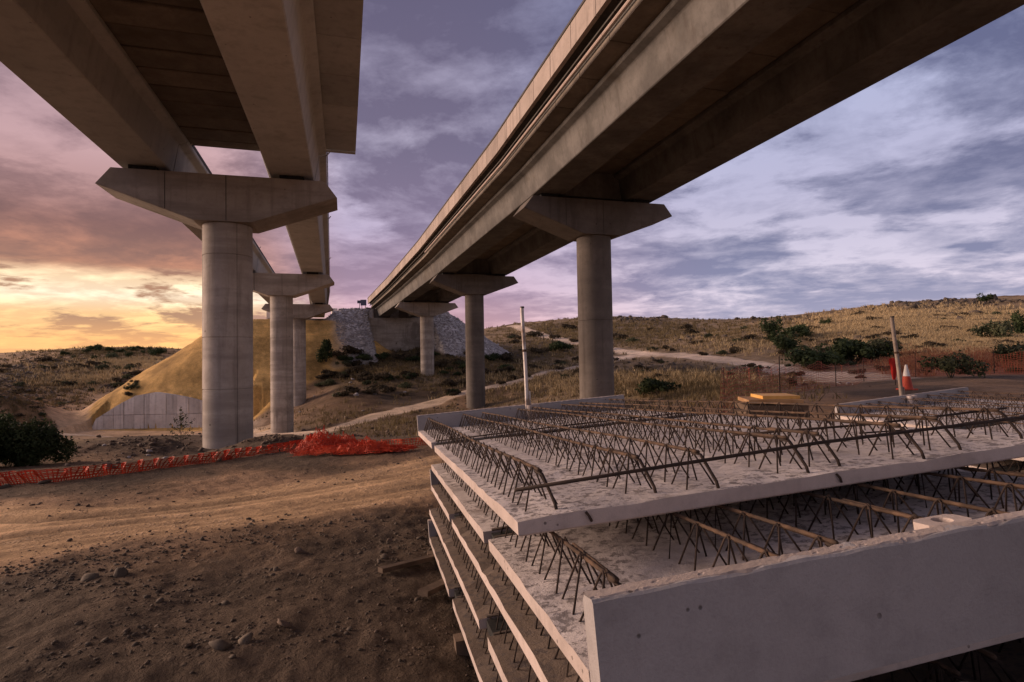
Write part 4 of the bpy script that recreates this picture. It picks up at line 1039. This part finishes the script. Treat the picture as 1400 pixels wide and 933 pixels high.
# heap of crumpled net
def net_heap():
    c = hit(478, 622); root = empty('safety_net', tuple(c), 'heap of crumpled orange net lying beside the dirt track', 'safety net')
    px = lambda a, b: hit(a, b)
    lob = [(437, 618, .50, .42, .30), (466, 617, .60, .45, .20), (500, 621, .60, .40, .17), (478, 622, .95, .30, .09), (526, 619, .55, .22, .05)]
    for q, (x, y, rx, ry, h) in enumerate(lob):
        p = px(x, y); n = 26; g = np.linspace(-1, 1, n); A, B = np.meshgrid(g, g, indexing='ij')
        for layer in range(2):
            s = q*7+layer*3; rr_ = np.sqrt(A*A+B*B)
            fold = fbm(A*4.5+s, B*4.5-s, 40+s, 4, .65)
            X = p[0]+rx*A*(1+.25*fbm(A*2, B*2, 50+s, 2))+.09*fbm(A*6+3, B*6, 70+s, 3); Y = p[1]+ry*B*(1+.25*fbm(A*2, B*2, 60+s, 2))
            Z = np.maximum(0, 1-np.clip(rr_, 0, 1)**2)*h*(1+.7*fold)+.03+.07*np.abs(fold)+layer*.03
            base = tzs(X, Y); P = np.stack([X, Y, base+Z], -1)
            V, Fc = net_mesh(P, .0042, .0042); link('net_fold', fast_mesh('net_fold', V, Fc, 'net'), None, root)
net_heap()
net_fence('safety_net', [(520, 612), (560, 611), (600, 608), (660, 603)], .16, .05, 4, 'faded orange net trailing from the heap toward the slab stack', 'net', fold=.05, fw=.4, thick=.007)
net_fence('safety_net', [(985, 572), (1010, 560), (1040, 548), (1080, 537), (1125, 531), (1178, 523)], 1.05, .10, 10, 'see-through faded orange net fence on thin stakes behind the board pile', 'netr', fold=.05, fw=1.6, posts=((.02, 1.1), (.42, 1.35), (.75, 1.1)), thick=.007)
net_fence('safety_net', [(1178, 523), (1215, 519), (1260, 516), (1300, 513), (1350, 511), (1420, 511), (1560, 512)], 1.15, .10, 11, 'sagging faded orange net fence behind the traffic cone and brown post', 'netr', fold=.08, fw=1.9, posts=((.02, 1.2), (.30, 1.3), (.6, 1.2)), thick=.007)

# red cloth hanging at the fence
def red_cloth():
    p = at(1224, 516, 20.5); p[2] = tz(p[0], p[1]); root = empty('red_flag', tuple(p), 'red cloth hanging from a thin stake left of the leaning brown post', 'cloth')
    MB().tube([p-np.array([0, 0, .1]), p+np.array([0, 0, 1.0])], .014, 6).build('stake', 'rebar', root)
    m = MB(); n = 9; rows = []
    for i in range(n):
        v = i/(n-1); wd = .17*(1-.55*v*v)*(.6+.4*sin(pi*min(1, v*2.2+.15))); rows.append([(p[0]-wd+2*wd*k/5-.06, p[1]-.03+.03*sin(k*1.9+v*3), p[2]+.98-.78*v) for k in range(6)])
    vs = [q for r in rows for q in r]; fs = [(i*6+k, i*6+k+1, (i+1)*6+k+1, (i+1)*6+k) for i in range(n-1) for k in range(5)]
    m.add(vs, fs); m.add([(x, y+.012, z) for x, y, z in vs], [tuple(reversed(f)) for f in fs]); m.build('cloth', 'red', root, smooth=True)
red_cloth()

# ------------------------------------------------------------------ rocks
def ico_np(sub=1):
    import bmesh
    bm = bmesh.new(); bmesh.ops.create_icosphere(bm, subdivisions=sub, radius=1.0)
    V = np.array([v.co[:] for v in bm.verts]); Fc = np.array([[v.index for v in f.verts] for f in bm.faces]); bm.free(); return V, Fc
IC1 = ico_np(1); IC2 = ico_np(2)
def rock_shapes(ic, n, flat=(.45, .75), seed=0, cut=.35):
    r = np.random.default_rng(seed); out = []
    for _ in range(n):
        V = ic[0].copy()
        for _k in range(7):      # cleave with random planes
            d = r.standard_normal(3); d /= np.linalg.norm(d); o = r.uniform(.45, .85); t = V@d; V -= np.outer(np.maximum(t-o, 0), d)
        V *= 1+cut*.25*r.standard_normal((len(V), 1)); V *= (1, r.uniform(.6, 1), r.uniform(*flat)); out.append(V)
    return out
def scatter(name, X, Y, S, ic, shapes, mat, sink=.25, seed=0, tilt=.35, zoff=None, Z=None):
    r = np.random.default_rng(seed); n = len(X); Z = tzs(X, Y) if Z is None else Z
    nv = len(ic[0]); Vt = np.zeros((n, nv, 3)); idx = r.integers(0, len(shapes), n); SH = np.stack(shapes)[idx]
    yaw = r.uniform(0, 2*pi, n); ta = r.normal(0, tilt, n); tb = r.normal(0, tilt, n)
    cy, sy = np.cos(yaw), np.sin(yaw); ca, sa = np.cos(ta), np.sin(ta); cb, sb = np.cos(tb), np.sin(tb)
    x, y, z = SH[..., 0]*S[:, None], SH[..., 1]*S[:, None], SH[..., 2]*S[:, None]
    x, y = x*cy[:, None]-y*sy[:, None], x*sy[:, None]+y*cy[:, None]
    y, z = y*ca[:, None]-z*sa[:, None], y*sa[:, None]+z*ca[:, None]
    x, z = x*cb[:, None]-z*sb[:, None], x*sb[:, None]+z*cb[:, None]
    Vt[..., 0] = x+X[:, None]; Vt[..., 1] = y+Y[:, None]; Vt[..., 2] = z+Z[:, None]+(S*(.5-sink)*.5)[:, None]
    Fc = (ic[1][None]+(np.arange(n)*nv)[:, None, None]).reshape(-1, 3)
    return link(name, fast_mesh(name, Vt.reshape(-1, 3), Fc, mat), None)
SH1 = rock_shapes(IC1, 14, (.3, .6), seed=1); SH2 = rock_shapes(IC2, 8, (.35, .6), seed=2)
# near gravel
n = 9000; th = rng.uniform(-.85, .25, n); r_ = np.exp(rng.uniform(np.log(2.1), np.log(14), n)); X = r_*np.sin(th); Y = r_*np.cos(th)
S = .0048*np.exp(rng.normal(0, .5, n))*(1+r_*.12); cl = fbm(X/.8, Y/.8, 19, 3); keep = cl+rng.uniform(-.35, .35, n) > .12
dn, _s = seg_dist(X, Y, TR[0][0]); keep &= (dn > .75) | (rng.uniform(0, 1, n) < .12)
edge = np.abs(dn-1.35) < .3; S = np.where(edge, S*1.35, S)
tag(scatter('gravel', X[keep], Y[keep], S[keep], IC1, SH1, 'gravel', seed=3), 'loose brown gravel and pebbles over the foreground dirt', kind='stuff')
# bands of broken shale in the dark soil
bx = []
for px, py, sx, sy, k in [(110, 795, 55, 9, 170), (60, 800, 50, 6, 60), (150, 765, 40, 5, 110), (230, 750, 60, 6, 120), (350, 735, 60, 5, 120), (420, 715, 70, 6, 120), (560, 745, 30, 10, 130), (520, 760, 40, 8, 90), (250, 820, 60, 10, 110), (380, 790, 60, 8, 80), (300, 870, 70, 14, 90), (210, 870, 50, 12, 70), (100, 900, 60, 15, 60), (480, 870, 70, 25, 70), (40, 780, 40, 6, 80)]:
    for _ in range(k):
        x = rng.normal(px, sx); y = rng.normal(py, sy)
        if y < 930 and x < 600: bx.append((x, y))
H_ = np.array([hit(x, y, 1.6, 14) for x, y in bx])
dk = np.exp(rng.normal(0, .45, len(H_)))
tag(scatter('shale_rubble', H_[:, 0], H_[:, 1], .0105*dk*(.55+.10*H_[:, 1]), IC1, SH1, 'rock', seed=4, tilt=.25, Z=H_[:, 2]), 'dark broken shale pieces pressed into the foreground soil', kind='stuff')
def one_rock(px, py, s, label, mat='rock', seed=0, group=None, name='boulder', Y=None):
    p = hit(px, py) if Y is None else at(px, py, Y)
    o = scatter(name, np.array([p[0]]), np.array([p[1]]), np.array([s]), IC2, rock_shapes(IC2, 1, (.3, .5), 50+seed), mat, seed=seed)
    return tag(o, label, 'rock', group)
for k, (px, py, s, lb) in enumerate([(60, 662, .11, 'grey boulder in front of the orange net at the far left'), (8, 668, .10, 'small dark stone at the left end of the orange net'),
    (150, 640, .22, 'pale boulder poking up behind the orange net below the dark oak'), (310, 628, .13, 'rounded boulder behind the net right of the first pier'), (297, 632, .12, 'boulder leaning on its neighbour behind the net'),
    (424, 604, .34, 'pointed grey boulder at the left side of the orange net heap'), (165, 788, .06, 'flat dark stone on the shale band at the left'), (122, 792, .055, 'dark slab of shale at the far left foreground'),
    (390, 857, .055, 'rounded grey stone half sunk in the foreground dirt'), (410, 756, .05, 'pale flat stone on the dirt left of the slab stack'), (303, 885, .06, 'flat brown stone near the bottom of the picture'), (335, 880, .045, 'small brown stone beside the flat brown one')]):
    one_rock(px, py, s, lb, 'rock' if k not in (2, 3, 4, 8, 9) else 'gravel', k)
one_rock(532, 741, .035, 'small orange brick fragment on the dirt left of the slab stack', 'wood', 30, name='brick_fragment')

def px_cloud(spec, dmin=10):
    out = []
    for px, py, sx, sy, k in spec:
        for _ in range(k): out.append((rng.normal(px, sx), rng.normal(py, sy)))
    H = np.array([hit(x, y, dmin, 350) for x, y in out]); return H[(lookup('m1', H[:, 0], H[:, 1]) < .2) & (lookup('trk', H[:, 0], H[:, 1]) < .3)]
H = px_cloud([(220, 515, 28, 6, 330), (185, 530, 22, 6, 130), (250, 505, 15, 4, 110), (40, 505, 26, 9, 260), (20, 530, 22, 12, 220), (60, 545, 30, 10, 90), (110, 560, 30, 8, 60), (90, 495, 22, 5, 80)], 30)
S = H[:, 1]*.0030*np.exp(rng.normal(0, .4, len(H)))
tag(scatter('rock_outcrop', H[:, 0], H[:, 1], S, IC1, SH1, 'rock', seed=6, Z=H[:, 2]), 'dark broken rock outcrop on the left hillside', kind='stuff')
H = px_cloud([(1285, 430, 26, 4, 260), (1250, 420, 30, 3, 200), (1330, 413, 40, 2, 180), (870, 437, 22, 2, 110), (1050, 436, 40, 2, 60), (1240, 465, 40, 6, 90), (1360, 440, 30, 3, 60), (960, 462, 40, 6, 50), (930, 505, 40, 7, 90), (1040, 512, 40, 7, 120), (1160, 462, 40, 10, 70)], 25)
S = H[:, 1]*.0036*np.exp(rng.normal(0, .45, len(H)))
tag(scatter('rock_outcrop', H[:, 0], H[:, 1], S, IC1, SH1, 'rock', seed=7, Z=H[:, 2]), 'dark low rock outcrops and an old stone wall on the right hillside', kind='stuff')
H = px_cloud([(300, 612, 70, 9, 160), (150, 615, 50, 12, 200), (400, 602, 30, 6, 110), (500, 598, 50, 5, 120), (640, 560, 60, 10, 130), (500, 580, 40, 6, 60), (1130, 518, 25, 7, 60), (190, 600, 30, 4, 60)], 12)
S = H[:, 1]*.0024*np.exp(rng.normal(0, .5, len(H)))
tag(scatter('rubble', H[:, 0], H[:, 1], S, IC1, SH1, 'gravel', seed=8, Z=H[:, 2]), 'brown rubble strewn over the slope behind the orange net', kind='stuff')
H = px_cloud([(1150, 521, 14, 3, 26), (1120, 517, 14, 3, 14), (480, 520, 60, 20, 16), (200, 617, 40, 8, 10)], 14)
S = H[:, 1]*.0036*np.exp(rng.normal(0, .4, len(H)))
tag(scatter('pale_stones', H[:, 0], H[:, 1], S, IC1, SH1, 'stone', seed=9, Z=H[:, 2]), 'scattered pale stones beside the tracks', kind='stuff')
# riprap on the right abutment cones
c_, d_, n_ = cR
U = rng.uniform(-26, 26, 30000); Sx = rng.uniform(-16, 12, 30000); X = c_[0]+n_[0]*U+d_[0]*Sx; Y = c_[1]+n_[1]*U+d_[1]*Sx
m2 = lookup('m2', X, Y); k = (m2 > .5) & (rng.uniform(0, 1, len(X)) < .9)
tag(scatter('riprap', X[k], Y[k], .19*np.exp(rng.normal(0, .35, k.sum())), IC1, SH1, 'stone', seed=10, sink=.3), 'grey riprap stones covering the right abutment cones', kind='stuff')

# ------------------------------------------------------------------ shrubs and trees
def leaf_cloud(blobs, n, size, seed, drop=0.0, mat='leaf', flat=.0):
    """many small leaf faces around the shells of overlapping blobs"""
    r = np.random.default_rng(seed); B = np.array(blobs, float); w = B[:, 3]*B[:, 4]; w /= w.sum(); idx = r.choice(len(B), n, p=w); b = B[idx]
    d = r.standard_normal((n, 3)); d /= np.linalg.norm(d, axis=1, keepdims=True); rad_ = r.uniform(.35, 1.05, n)**.55
    rad_ *= 1+.22*np.sin(d[:, 0]*5+idx*2)*np.cos(d[:, 1]*6+d[:, 2]*5+idx)
    C = b[:, :3]+d*rad_[:, None]*b[:, 3:6]
    q = r.standard_normal((n, 3)); q[:, 2] *= 1-flat; a = np.cross(d, q); a /= np.linalg.norm(a, axis=1, keepdims=True); e = np.cross(a, d+.8*r.standard_normal((n, 3))); e /= np.linalg.norm(e, axis=1, keepdims=True)
    s = (size*r.uniform(.6, 1.35, n))[:, None]
    V = np.stack([C-a*s*.5, C+e*s, C+a*s*.5, C-e*s*.35], 1).reshape(-1, 3); V[:, 2] = np.maximum(V[:, 2], .0)
    Fc = (np.arange(n)*4)[:, None]+np.arange(4)
    return fast_mesh('foliage', V, Fc, mat)
def blobs_for(w, h, n, seed, cone=False):
    r = np.random.default_rng(seed); out = []
    for _ in range(n):
        a = r.uniform(0, 2*pi); q = r.uniform(0, .62)**.7; z = r.uniform(.25, .78)
        if cone: q *= (1-z)*1.2; s = .18+.22*(1-z)
        else: s = r.uniform(.22, .42)
        out.append((q*w*cos(a), q*w*sin(a), z*h, s*w, s*w, s*h*(1.0 if not cone else .9)))
    return out
def stems(w, h, n, seed, r0_):
    r = np.random.default_rng(seed); m = MB()
    for _ in range(n):
        a = r.uniform(0, 2*pi); l = r.uniform(.4, .85); p = [(0, 0, -.1*h)]; 
        for t in (.3, .6, 1): p.append((cos(a)*w*.5*l*t+r.normal(0, .03*w), sin(a)*w*.5*l*t+r.normal(0, .03*w), h*l*t))
        m.tube(p, r0_, 5, radii=[r0_, r0_*.8, r0_*.5, r0_*.2])
    return m.mesh('branches')
MAT['bark'] = simple('bark', (.06, .045, .035), (.10, .08, .06), 12, .9)
BUSH = {}
def bush_protos():
    specs = {'round': (1, 1, 9, 1500, .075, False, 'leaf'), 'low': (1, .62, 10, 1300, .08, False, 'leaf'), 'tall': (.62, 1.25, 9, 1300, .075, False, 'leaf'), 'cone': (.6, 1.3, 12, 1400, .075, True, 'leaf'),
             'dusty': (1, .8, 9, 1200, .08, False, 'leaf2'), 'scrub': (1, .5, 9, 800, .10, False, 'scrub'), 'scrub2': (1, .65, 7, 700, .10, False, 'scrub'), 'green_scrub': (1, .6, 8, 800, .09, False, 'leaf2')}
    for i, (k, (w, h, nb, nl, sz, cn, mt)) in enumerate(specs.items()):
        BUSH[k] = (leaf_cloud(blobs_for(w/1, h, nb, 20+i, cn), nl, sz, 40+i, mat=mt), stems(w, h, 7, 60+i, .02))
bush_protos()
def bush(kind, px, py, hpx, label, group=None, name='shrub', cat='shrub', Y=None, wide=1.0, parts=True):
    """px,py = foot of the plant in the photo, hpx = its height in photo pixels"""
    p = hit(px, py) if Y is None else np.array([*at(px, py, Y)[:2], 0]);
    if Y is not None: p[2] = tz(p[0], p[1])
    dist = p[1]; H0 = {'round': 1, 'low': .62, 'tall': 1.25, 'cone': 1.3, 'dusty': .8, 'scrub': .5, 'scrub2': .65, 'green_scrub': .6}[kind]
    s = hpx/F*dist/H0/1.02
    root = bpy.data.objects.new(name, None); COL.objects.link(root); root.location = (p[0], p[1], p[2]-.03*s); root.scale = (s*wide, s*wide, s); root.rotation_euler = (0, 0, random.uniform(0, 6.28))
    tag(root, label, cat, group)
    f = bpy.data.objects.new('foliage', BUSH[kind][0]); COL.objects.link(f); f.parent = root
    if parts:
        b = bpy.data.objects.new('branches', BUSH[kind][1]); COL.objects.link(b); b.parent = root
        if not b.data.materials: b.data.materials.append(MAT['bark'])
    return root
# dark oak at the far left, built of its own leaves
def big_shrub(px, py, Y, wpx, hpx, label, seed, nl=9000, leaf=.05, name='oak_shrub'):
    p = at(px, py, Y); z = tz(p[0], p[1]); w = wpx/F*Y/2; top = at(px, py-hpx, Y)[2]; h = top-z
    root = empty(name, (p[0], p[1], z), label, 'shrub')
    bl = blobs_for(w, h, 20, seed); me = leaf_cloud(bl, nl, leaf, seed+1)
    f = bpy.data.objects.new('foliage', me); COL.objects.link(f); f.parent = root
    b = bpy.data.objects.new('branches', stems(w, h, 12, seed+2, .035)); b.data.materials.append(MAT['bark']); COL.objects.link(b); b.parent = root
big_shrub(44, 640, 13.5, 92, 60, 'dark green oak shrub bulging behind the orange net', 201, 11000)
big_shrub(-10, 640, 13.0, 110, 68, 'dark oak shrub cut off by the left edge of the picture', 231, 10000)
big_shrub(-90, 650, 12.0, 130, 60, 'outermost dark oak shrub on the left beyond the picture edge', 261, 7000)
# sapling on the spoil heap
def sapling():
    p = at(247, 603, 17.6); z = tz(p[0], p[1])-.05; root = empty('sapling', (p[0], p[1], z), 'thin sparse sapling on the soil heap in front of the retaining wall', 'sapling')
    m = MB(); h = 1.2; r = random.Random(5); tips = []
    m.tube([(0, 0, -.1), (.01, 0, .4), (-.02, .01, .8), (.01, 0, h)], .01, 6, radii=[.016, .011, .007, .003])
    for i in range(24):
        zz = .05+h*.72*i/24; a = r.uniform(0, 6.28); L = (.42 if zz < .55 else .2)*r.uniform(.6, 1.1); e = (cos(a)*L, sin(a)*L, zz+L*.75); mid = (cos(a)*L*.5, sin(a)*L*.5, zz+L*.28)
        m.tube([(0, 0, zz), mid, e], .004, 4, radii=[.006, .004, .002]); tips += [mid, e, tuple((np.array(mid)+e)/2)]
    m.build('stem', 'bark').parent = root
    tips += [(0, 0, zz) for zz in np.linspace(.6, h, 10)]
    b = [(x, y, zz, .05, .05, .06) for x, y, zz in tips]
    f = bpy.data.objects.new('foliage', leaf_cloud(b, 420, .035, 9, mat='leaf2')); COL.objects.link(f); f.parent = root
sapling()
# bushes one can tell apart
for a in [('cone', 446, 497, 36, 'dark conical shrub at the right foot of the ochre bank'), ('tall', 1053, 467, 33, 'tall narrow dark shrub at the left end of the green thicket'), ('round', 1078, 483, 32, 'rounded dark shrub just right of the tall narrow one'),
          ('low', 1090, 462, 17, 'smaller shrub on the slope above the rounded one'), ('low', 1110, 505, 30, 'wide dark green shrub at the lower left of the thicket'), ('round', 1140, 500, 33, 'middle shrub of the green thicket'), ('low', 1170, 497, 34, 'broad dark green shrub at the right end of the thicket'),
          ('dusty', 1198, 493, 30, 'greyish shrub fading out right of the thicket'), ('round', 1128, 446, 12, 'small dark shrub alone on the upper right slope'), ('round', 1347, 414, 14, 'dark bush on the skyline of the right hill'),
          ('dusty', 1357, 466, 27, 'green bush standing in the yellow grass below the skyline'), ('tall', 1397, 460, 36, 'leafy bush at the right edge of the picture'), ('dusty', 1392, 500, 30, 'grey green bush low at the right edge'),
          ('low', 896, 541, 24, 'dark green bush on the plain right of the big right pier'), ('low', 766, 482, 15, 'dark green low bush left of the big right pier'), ('dusty', 1300, 517, 34, 'tangled brown green bush behind the orange net fence'), ('round', 1084, 528, 14, 'small bush behind the net fence above the board pile')]:
    bush(a[0], a[1], a[2], a[3], a[4])
gl = 'dark shrubs along the left ridge'
for k, (x, y, h) in enumerate([(118, 484, 9), (131, 481, 10), (152, 490, 10), (150, 482, 7), (128, 493, 9), (165, 484, 7), (176, 490, 9), (180, 481, 7), (196, 484, 6), (214, 487, 11), (226, 483, 7), (88, 487, 7), (100, 491, 6), (144, 500, 6), (205, 480, 6), (190, 479, 6)]):
    bush('low' if k % 2 else 'round', x, y, h, 'small dark round shrub on top of the left ridge', gl, wide=.8, parts=False)
gl = 'low scrub on the dark slope between the viaducts'
LOOK = {'scrub': 'flat brown scrub bush', 'scrub2': 'taller twiggy brown scrub bush', 'green_scrub': 'low grey green scrub bush', 'low': 'low dark green bush', 'dusty': 'dusty green bush'}
r = random.Random(3)
for k in range(85):
    x = r.uniform(436, 700); y = r.uniform(486, 545); 
    if y > 560-.11*(x-430)+r.uniform(-8, 3): continue
    if abs(x-587) < 16 and y > 505: continue
    kd = r.choice(['scrub', 'scrub2', 'green_scrub', 'low', 'scrub'])
    bush(kd, x, y, r.uniform(5, 11), LOOK[kd]+(' on the dark slope left of the farthest right pier' if x < 587 else ' on the dark slope between the farthest and middle right piers' if x < 650 else ' on the slope behind the pale guard post'), gl, wide=1.0, parts=False)
gl = 'low brown scrub on the right hillside'
for k in range(130):
    x = r.uniform(700, 1400); y = r.uniform(448 if x < 1150 else 430, 520)
    kd = r.choice(['scrub', 'scrub2', 'green_scrub', 'scrub'])
    bush(kd, x, y, r.uniform(4, 8), LOOK[kd]+(' left of the big right pier on the hillside' if x < 800 else ' on the dull hillside left of the green thicket' if x < 1040 else ' around or above the green thicket' if x < 1215 else ' on the yellow slope right of the brown leaning post'), gl, wide=1.1, parts=False)
gl = 'low scrub on the left hillside'
for k in range(48):
    x = r.uniform(-20, 190); y = r.uniform(492, 575)
    if x > 90 and y > 545: continue
    kd = r.choice(['scrub', 'scrub2', 'dusty', 'green_scrub'])
    bush(kd, x, y, r.uniform(4, 9), LOOK[kd]+(' high on the left hillside' if y < 520 else ' low on the left hillside above the dark oak'), gl, wide=1.0, parts=False)
# bare tree and the marker posts by the upper path
def bare_tree():
    p = hit(756, 471); H0 = 26/F*p[1]; root = empty('bare_tree', tuple(p), 'small bare tree beside the upper track left of the big right pier', 'tree'); m = MB(); rr = random.Random(4)
    def br(a, d, L, rad_, lv):
        b = a+d*L; m.tube([a, (a+b)/2+np.array([rr.uniform(-.05, .05)*L]*3), b], rad_, 5, radii=[rad_, rad_*.8, rad_*.55])
        if lv:
            for _ in range(3):
                e = d+np.array([rr.uniform(-.9, .9), rr.uniform(-.9, .9), rr.uniform(-.1, .5)]); e /= np.linalg.norm(e); br(b, e, L*.62, rad_*.55, lv-1)
    br(np.array([0, 0, -.2]), np.array([.05, 0, 1.]), H0*.42, .12, 4); m.build('trunk', 'bark').parent = root
bare_tree()
for x, lb in ((739, 'left of two short marker posts by the upper track'), (743, 'right of two short marker posts by the upper track')):
    p = hit(x, 466); tag(MB().tube([p-np.array([0, 0, .2]), p+np.array([0, 0, 10/F*p[1]])], .09, 8).build('marker_post', 'wood'), lb, 'post')

# ------------------------------------------------------------------ dry grass
def grass(name, spec, blade, mat, seed, label, dmin=12, per=7, lean=.35):
    r = np.random.default_rng(seed); out = []
    for px, py, sx, sy, k in spec: out.append(np.stack([r.normal(px, sx, k), r.normal(py, sy, k)], 1))
    out = np.concatenate(out)
    # quick projection of pixels to land: interpolate hits over a coarse grid
    gx = np.arange(-60, 1461, 20.); gy = np.arange(404, 640, 4.)
    global _HG
    try: _HG
    except NameError: _HG = np.array([[hit(a, b, 10, 330) for b in gy] for a in gx])
    out = out[(out[:, 0] > gx[0]) & (out[:, 0] < gx[-1]) & (out[:, 1] > gy[0]) & (out[:, 1] < gy[-1])]
    fx = (out[:, 0]-gx[0])/20; fy = (out[:, 1]-gy[0])/4; ix = np.minimum(fx.astype(int), len(gx)-2); iy = np.minimum(fy.astype(int), len(gy)-2)
    P = _HG[ix, iy]*((1-fx+ix)*(1-fy+iy))[:, None]+_HG[ix+1, iy]*((fx-ix)*(1-fy+iy))[:, None]+_HG[ix, iy+1]*((1-fx+ix)*(fy-iy))[:, None]+_HG[ix+1, iy+1]*((fx-ix)*(fy-iy))[:, None]
    P = P[(P[:, 1] > dmin) & (P[:, 1] < 320)]
    T0 = [lookup(q, P[:, 0], P[:, 1]) for q in ('z', 'trk', 'm2', 'm1')]; ok = (T0[1] < .3) & (T0[2] < .2) & (T0[3] < .2)
    P = P[ok]; Z = T0[0][ok]; n = len(P); base = np.repeat(P, per, 0); zz = np.repeat(Z, per); N = len(base); sc = blade*(.6+np.clip(base[:, 1], 10, 200)/110)
    a = r.uniform(0, 2*pi, N); bx = base[:, 0]+r.normal(0, .45, N)*sc; by = base[:, 1]+r.normal(0, .45, N)*sc; h = sc*r.uniform(.5, 1.3, N); w = sc*.07*r.uniform(.7, 1.5, N)*(1+base[:, 1]/150)
    lx = r.normal(0, lean, N)*h; ly = r.normal(0, lean, N)*h; cx, cy = np.cos(a)*w, np.sin(a)*w
    zz = zz-.03
    V = np.stack([np.stack([bx-cx, by-cy, zz], 1), np.stack([bx+cx, by+cy, zz], 1), np.stack([bx+lx, by+ly, zz+h], 1)], 1).reshape(-1, 3)
    Fc = (np.arange(N)*3)[:, None]+np.arange(3)
    o = link(name, fast_mesh(name, V, Fc, mat), None); tag(o, label, kind='stuff')
grass('dry_grass', [(1250, 438, 60, 8, 4200), (1340, 452, 50, 12, 4200), (1190, 452, 40, 8, 1800), (1310, 475, 60, 10, 2600), (1000, 475, 50, 8, 260), (930, 520, 60, 6, 300), (210, 498, 45, 4, 1300), (110, 520, 40, 9, 500), (760, 520, 60, 12, 500)], .42, 'straw', 5, 'tall dry yellow grass on the slopes')
grass('dull_grass', [(950, 455, 130, 12, 2400), (800, 460, 70, 16, 1500), (940, 528, 70, 12, 1500), (720, 510, 60, 22, 1500), (130, 500, 80, 20, 1500), (560, 500, 70, 18, 1500), (60, 540, 60, 20, 900), (520, 575, 70, 10, 500), (150, 480, 60, 4, 500)], .34, 'straw2', 6, 'short dull grass and weeds over the hillsides')
# weeds in the orange-brown thicket behind the right net
grass('dry_weeds', [(1330, 492, 60, 6, 1500), (1255, 494, 22, 6, 600)], .45, 'rustweed', 8, 'tall rusty dry weeds behind the right net fence', per=8)

# ------------------------------------------------------------------ small far things
def road_sign(px, py0, py1, wpx, Y, hpx, label):
    b = at(px, py1, Y); root = empty('road_sign', tuple(b), label, 'road sign', 'signs on top of the right embankment'); t = at(px, py0, Y)
    w = wpx/F*Y/2; h = hpx/F*Y
    MB().hexa([(b[0]-w, b[1], t[2]-h), (b[0]+w, b[1], t[2]-h), (b[0]+w, b[1]+.08, t[2]-h), (b[0]-w, b[1]+.08, t[2]-h), (b[0]-w, b[1], t[2]), (b[0]+w, b[1], t[2]), (b[0]+w, b[1]+.08, t[2]), (b[0]-w, b[1]+.08, t[2])]).build('sign_panel', 'sign', root)
    for s in ((-.3, .3) if wpx > 7 else (0.1,)): MB().tube([(b[0]+w*s*2, b[1]+.1, b[2]-.6), (b[0]+w*s*2, b[1]+.1, t[2]-h*.1)], .06, 8).build('sign_post', 'sign', root)
road_sign(497, 410, 426, 8, 104, 8, 'larger dark sign seen from behind on top of the stone embankment')
road_sign(491, 411, 426, 5, 105, 4, 'smaller dark sign just left of the larger one on the embankment')
def house(px, py, Y, w, h, label):
    b = at(px, py, Y); root = empty('house', tuple(b), label, 'house', 'far white houses on the left horizon'); x, y, z = b
    MB().hexa([(x-w/2, y, z-3), (x+w/2, y, z-3), (x+w/2, y+8, z-3), (x-w/2, y+8, z-3), (x-w/2, y, z+h), (x+w/2, y, z+h), (x+w/2, y+8, z+h), (x-w/2, y+8, z+h)]).build('wall', 'house', root)
    MB().prism([(x-w/2-.4, y-.4, z+h), (x-w/2-.4, y+8.4, z+h), (x-w/2-.4, y+4, z+h+1.6)], [(x+w/2+.4, y-.4, z+h), (x+w/2+.4, y+8.4, z+h), (x+w/2+.4, y+4, z+h+1.6)]).build('roof', 'roof', root)
    for q in (-.25, .2): MB().hexa([(x+w*q, y-.06, z+.8), (x+w*q+1.4, y-.06, z+.8), (x+w*q+1.4, y+.1, z+.8), (x+w*q, y+.1, z+.8), (x+w*q, y-.06, z+2.2), (x+w*q+1.4, y-.06, z+2.2), (x+w*q+1.4, y+.1, z+2.2), (x+w*q, y+.1, z+2.2)]).build('window', 'edge', root)
house(1, 499, 420, 9, 4, 'far white house at the left edge of the horizon'); house(8, 500, 440, 7, 2.5, 'lower far white house just right of its neighbour'); house(-14, 500, 430, 10, 3.5, 'far white house just outside the left edge')
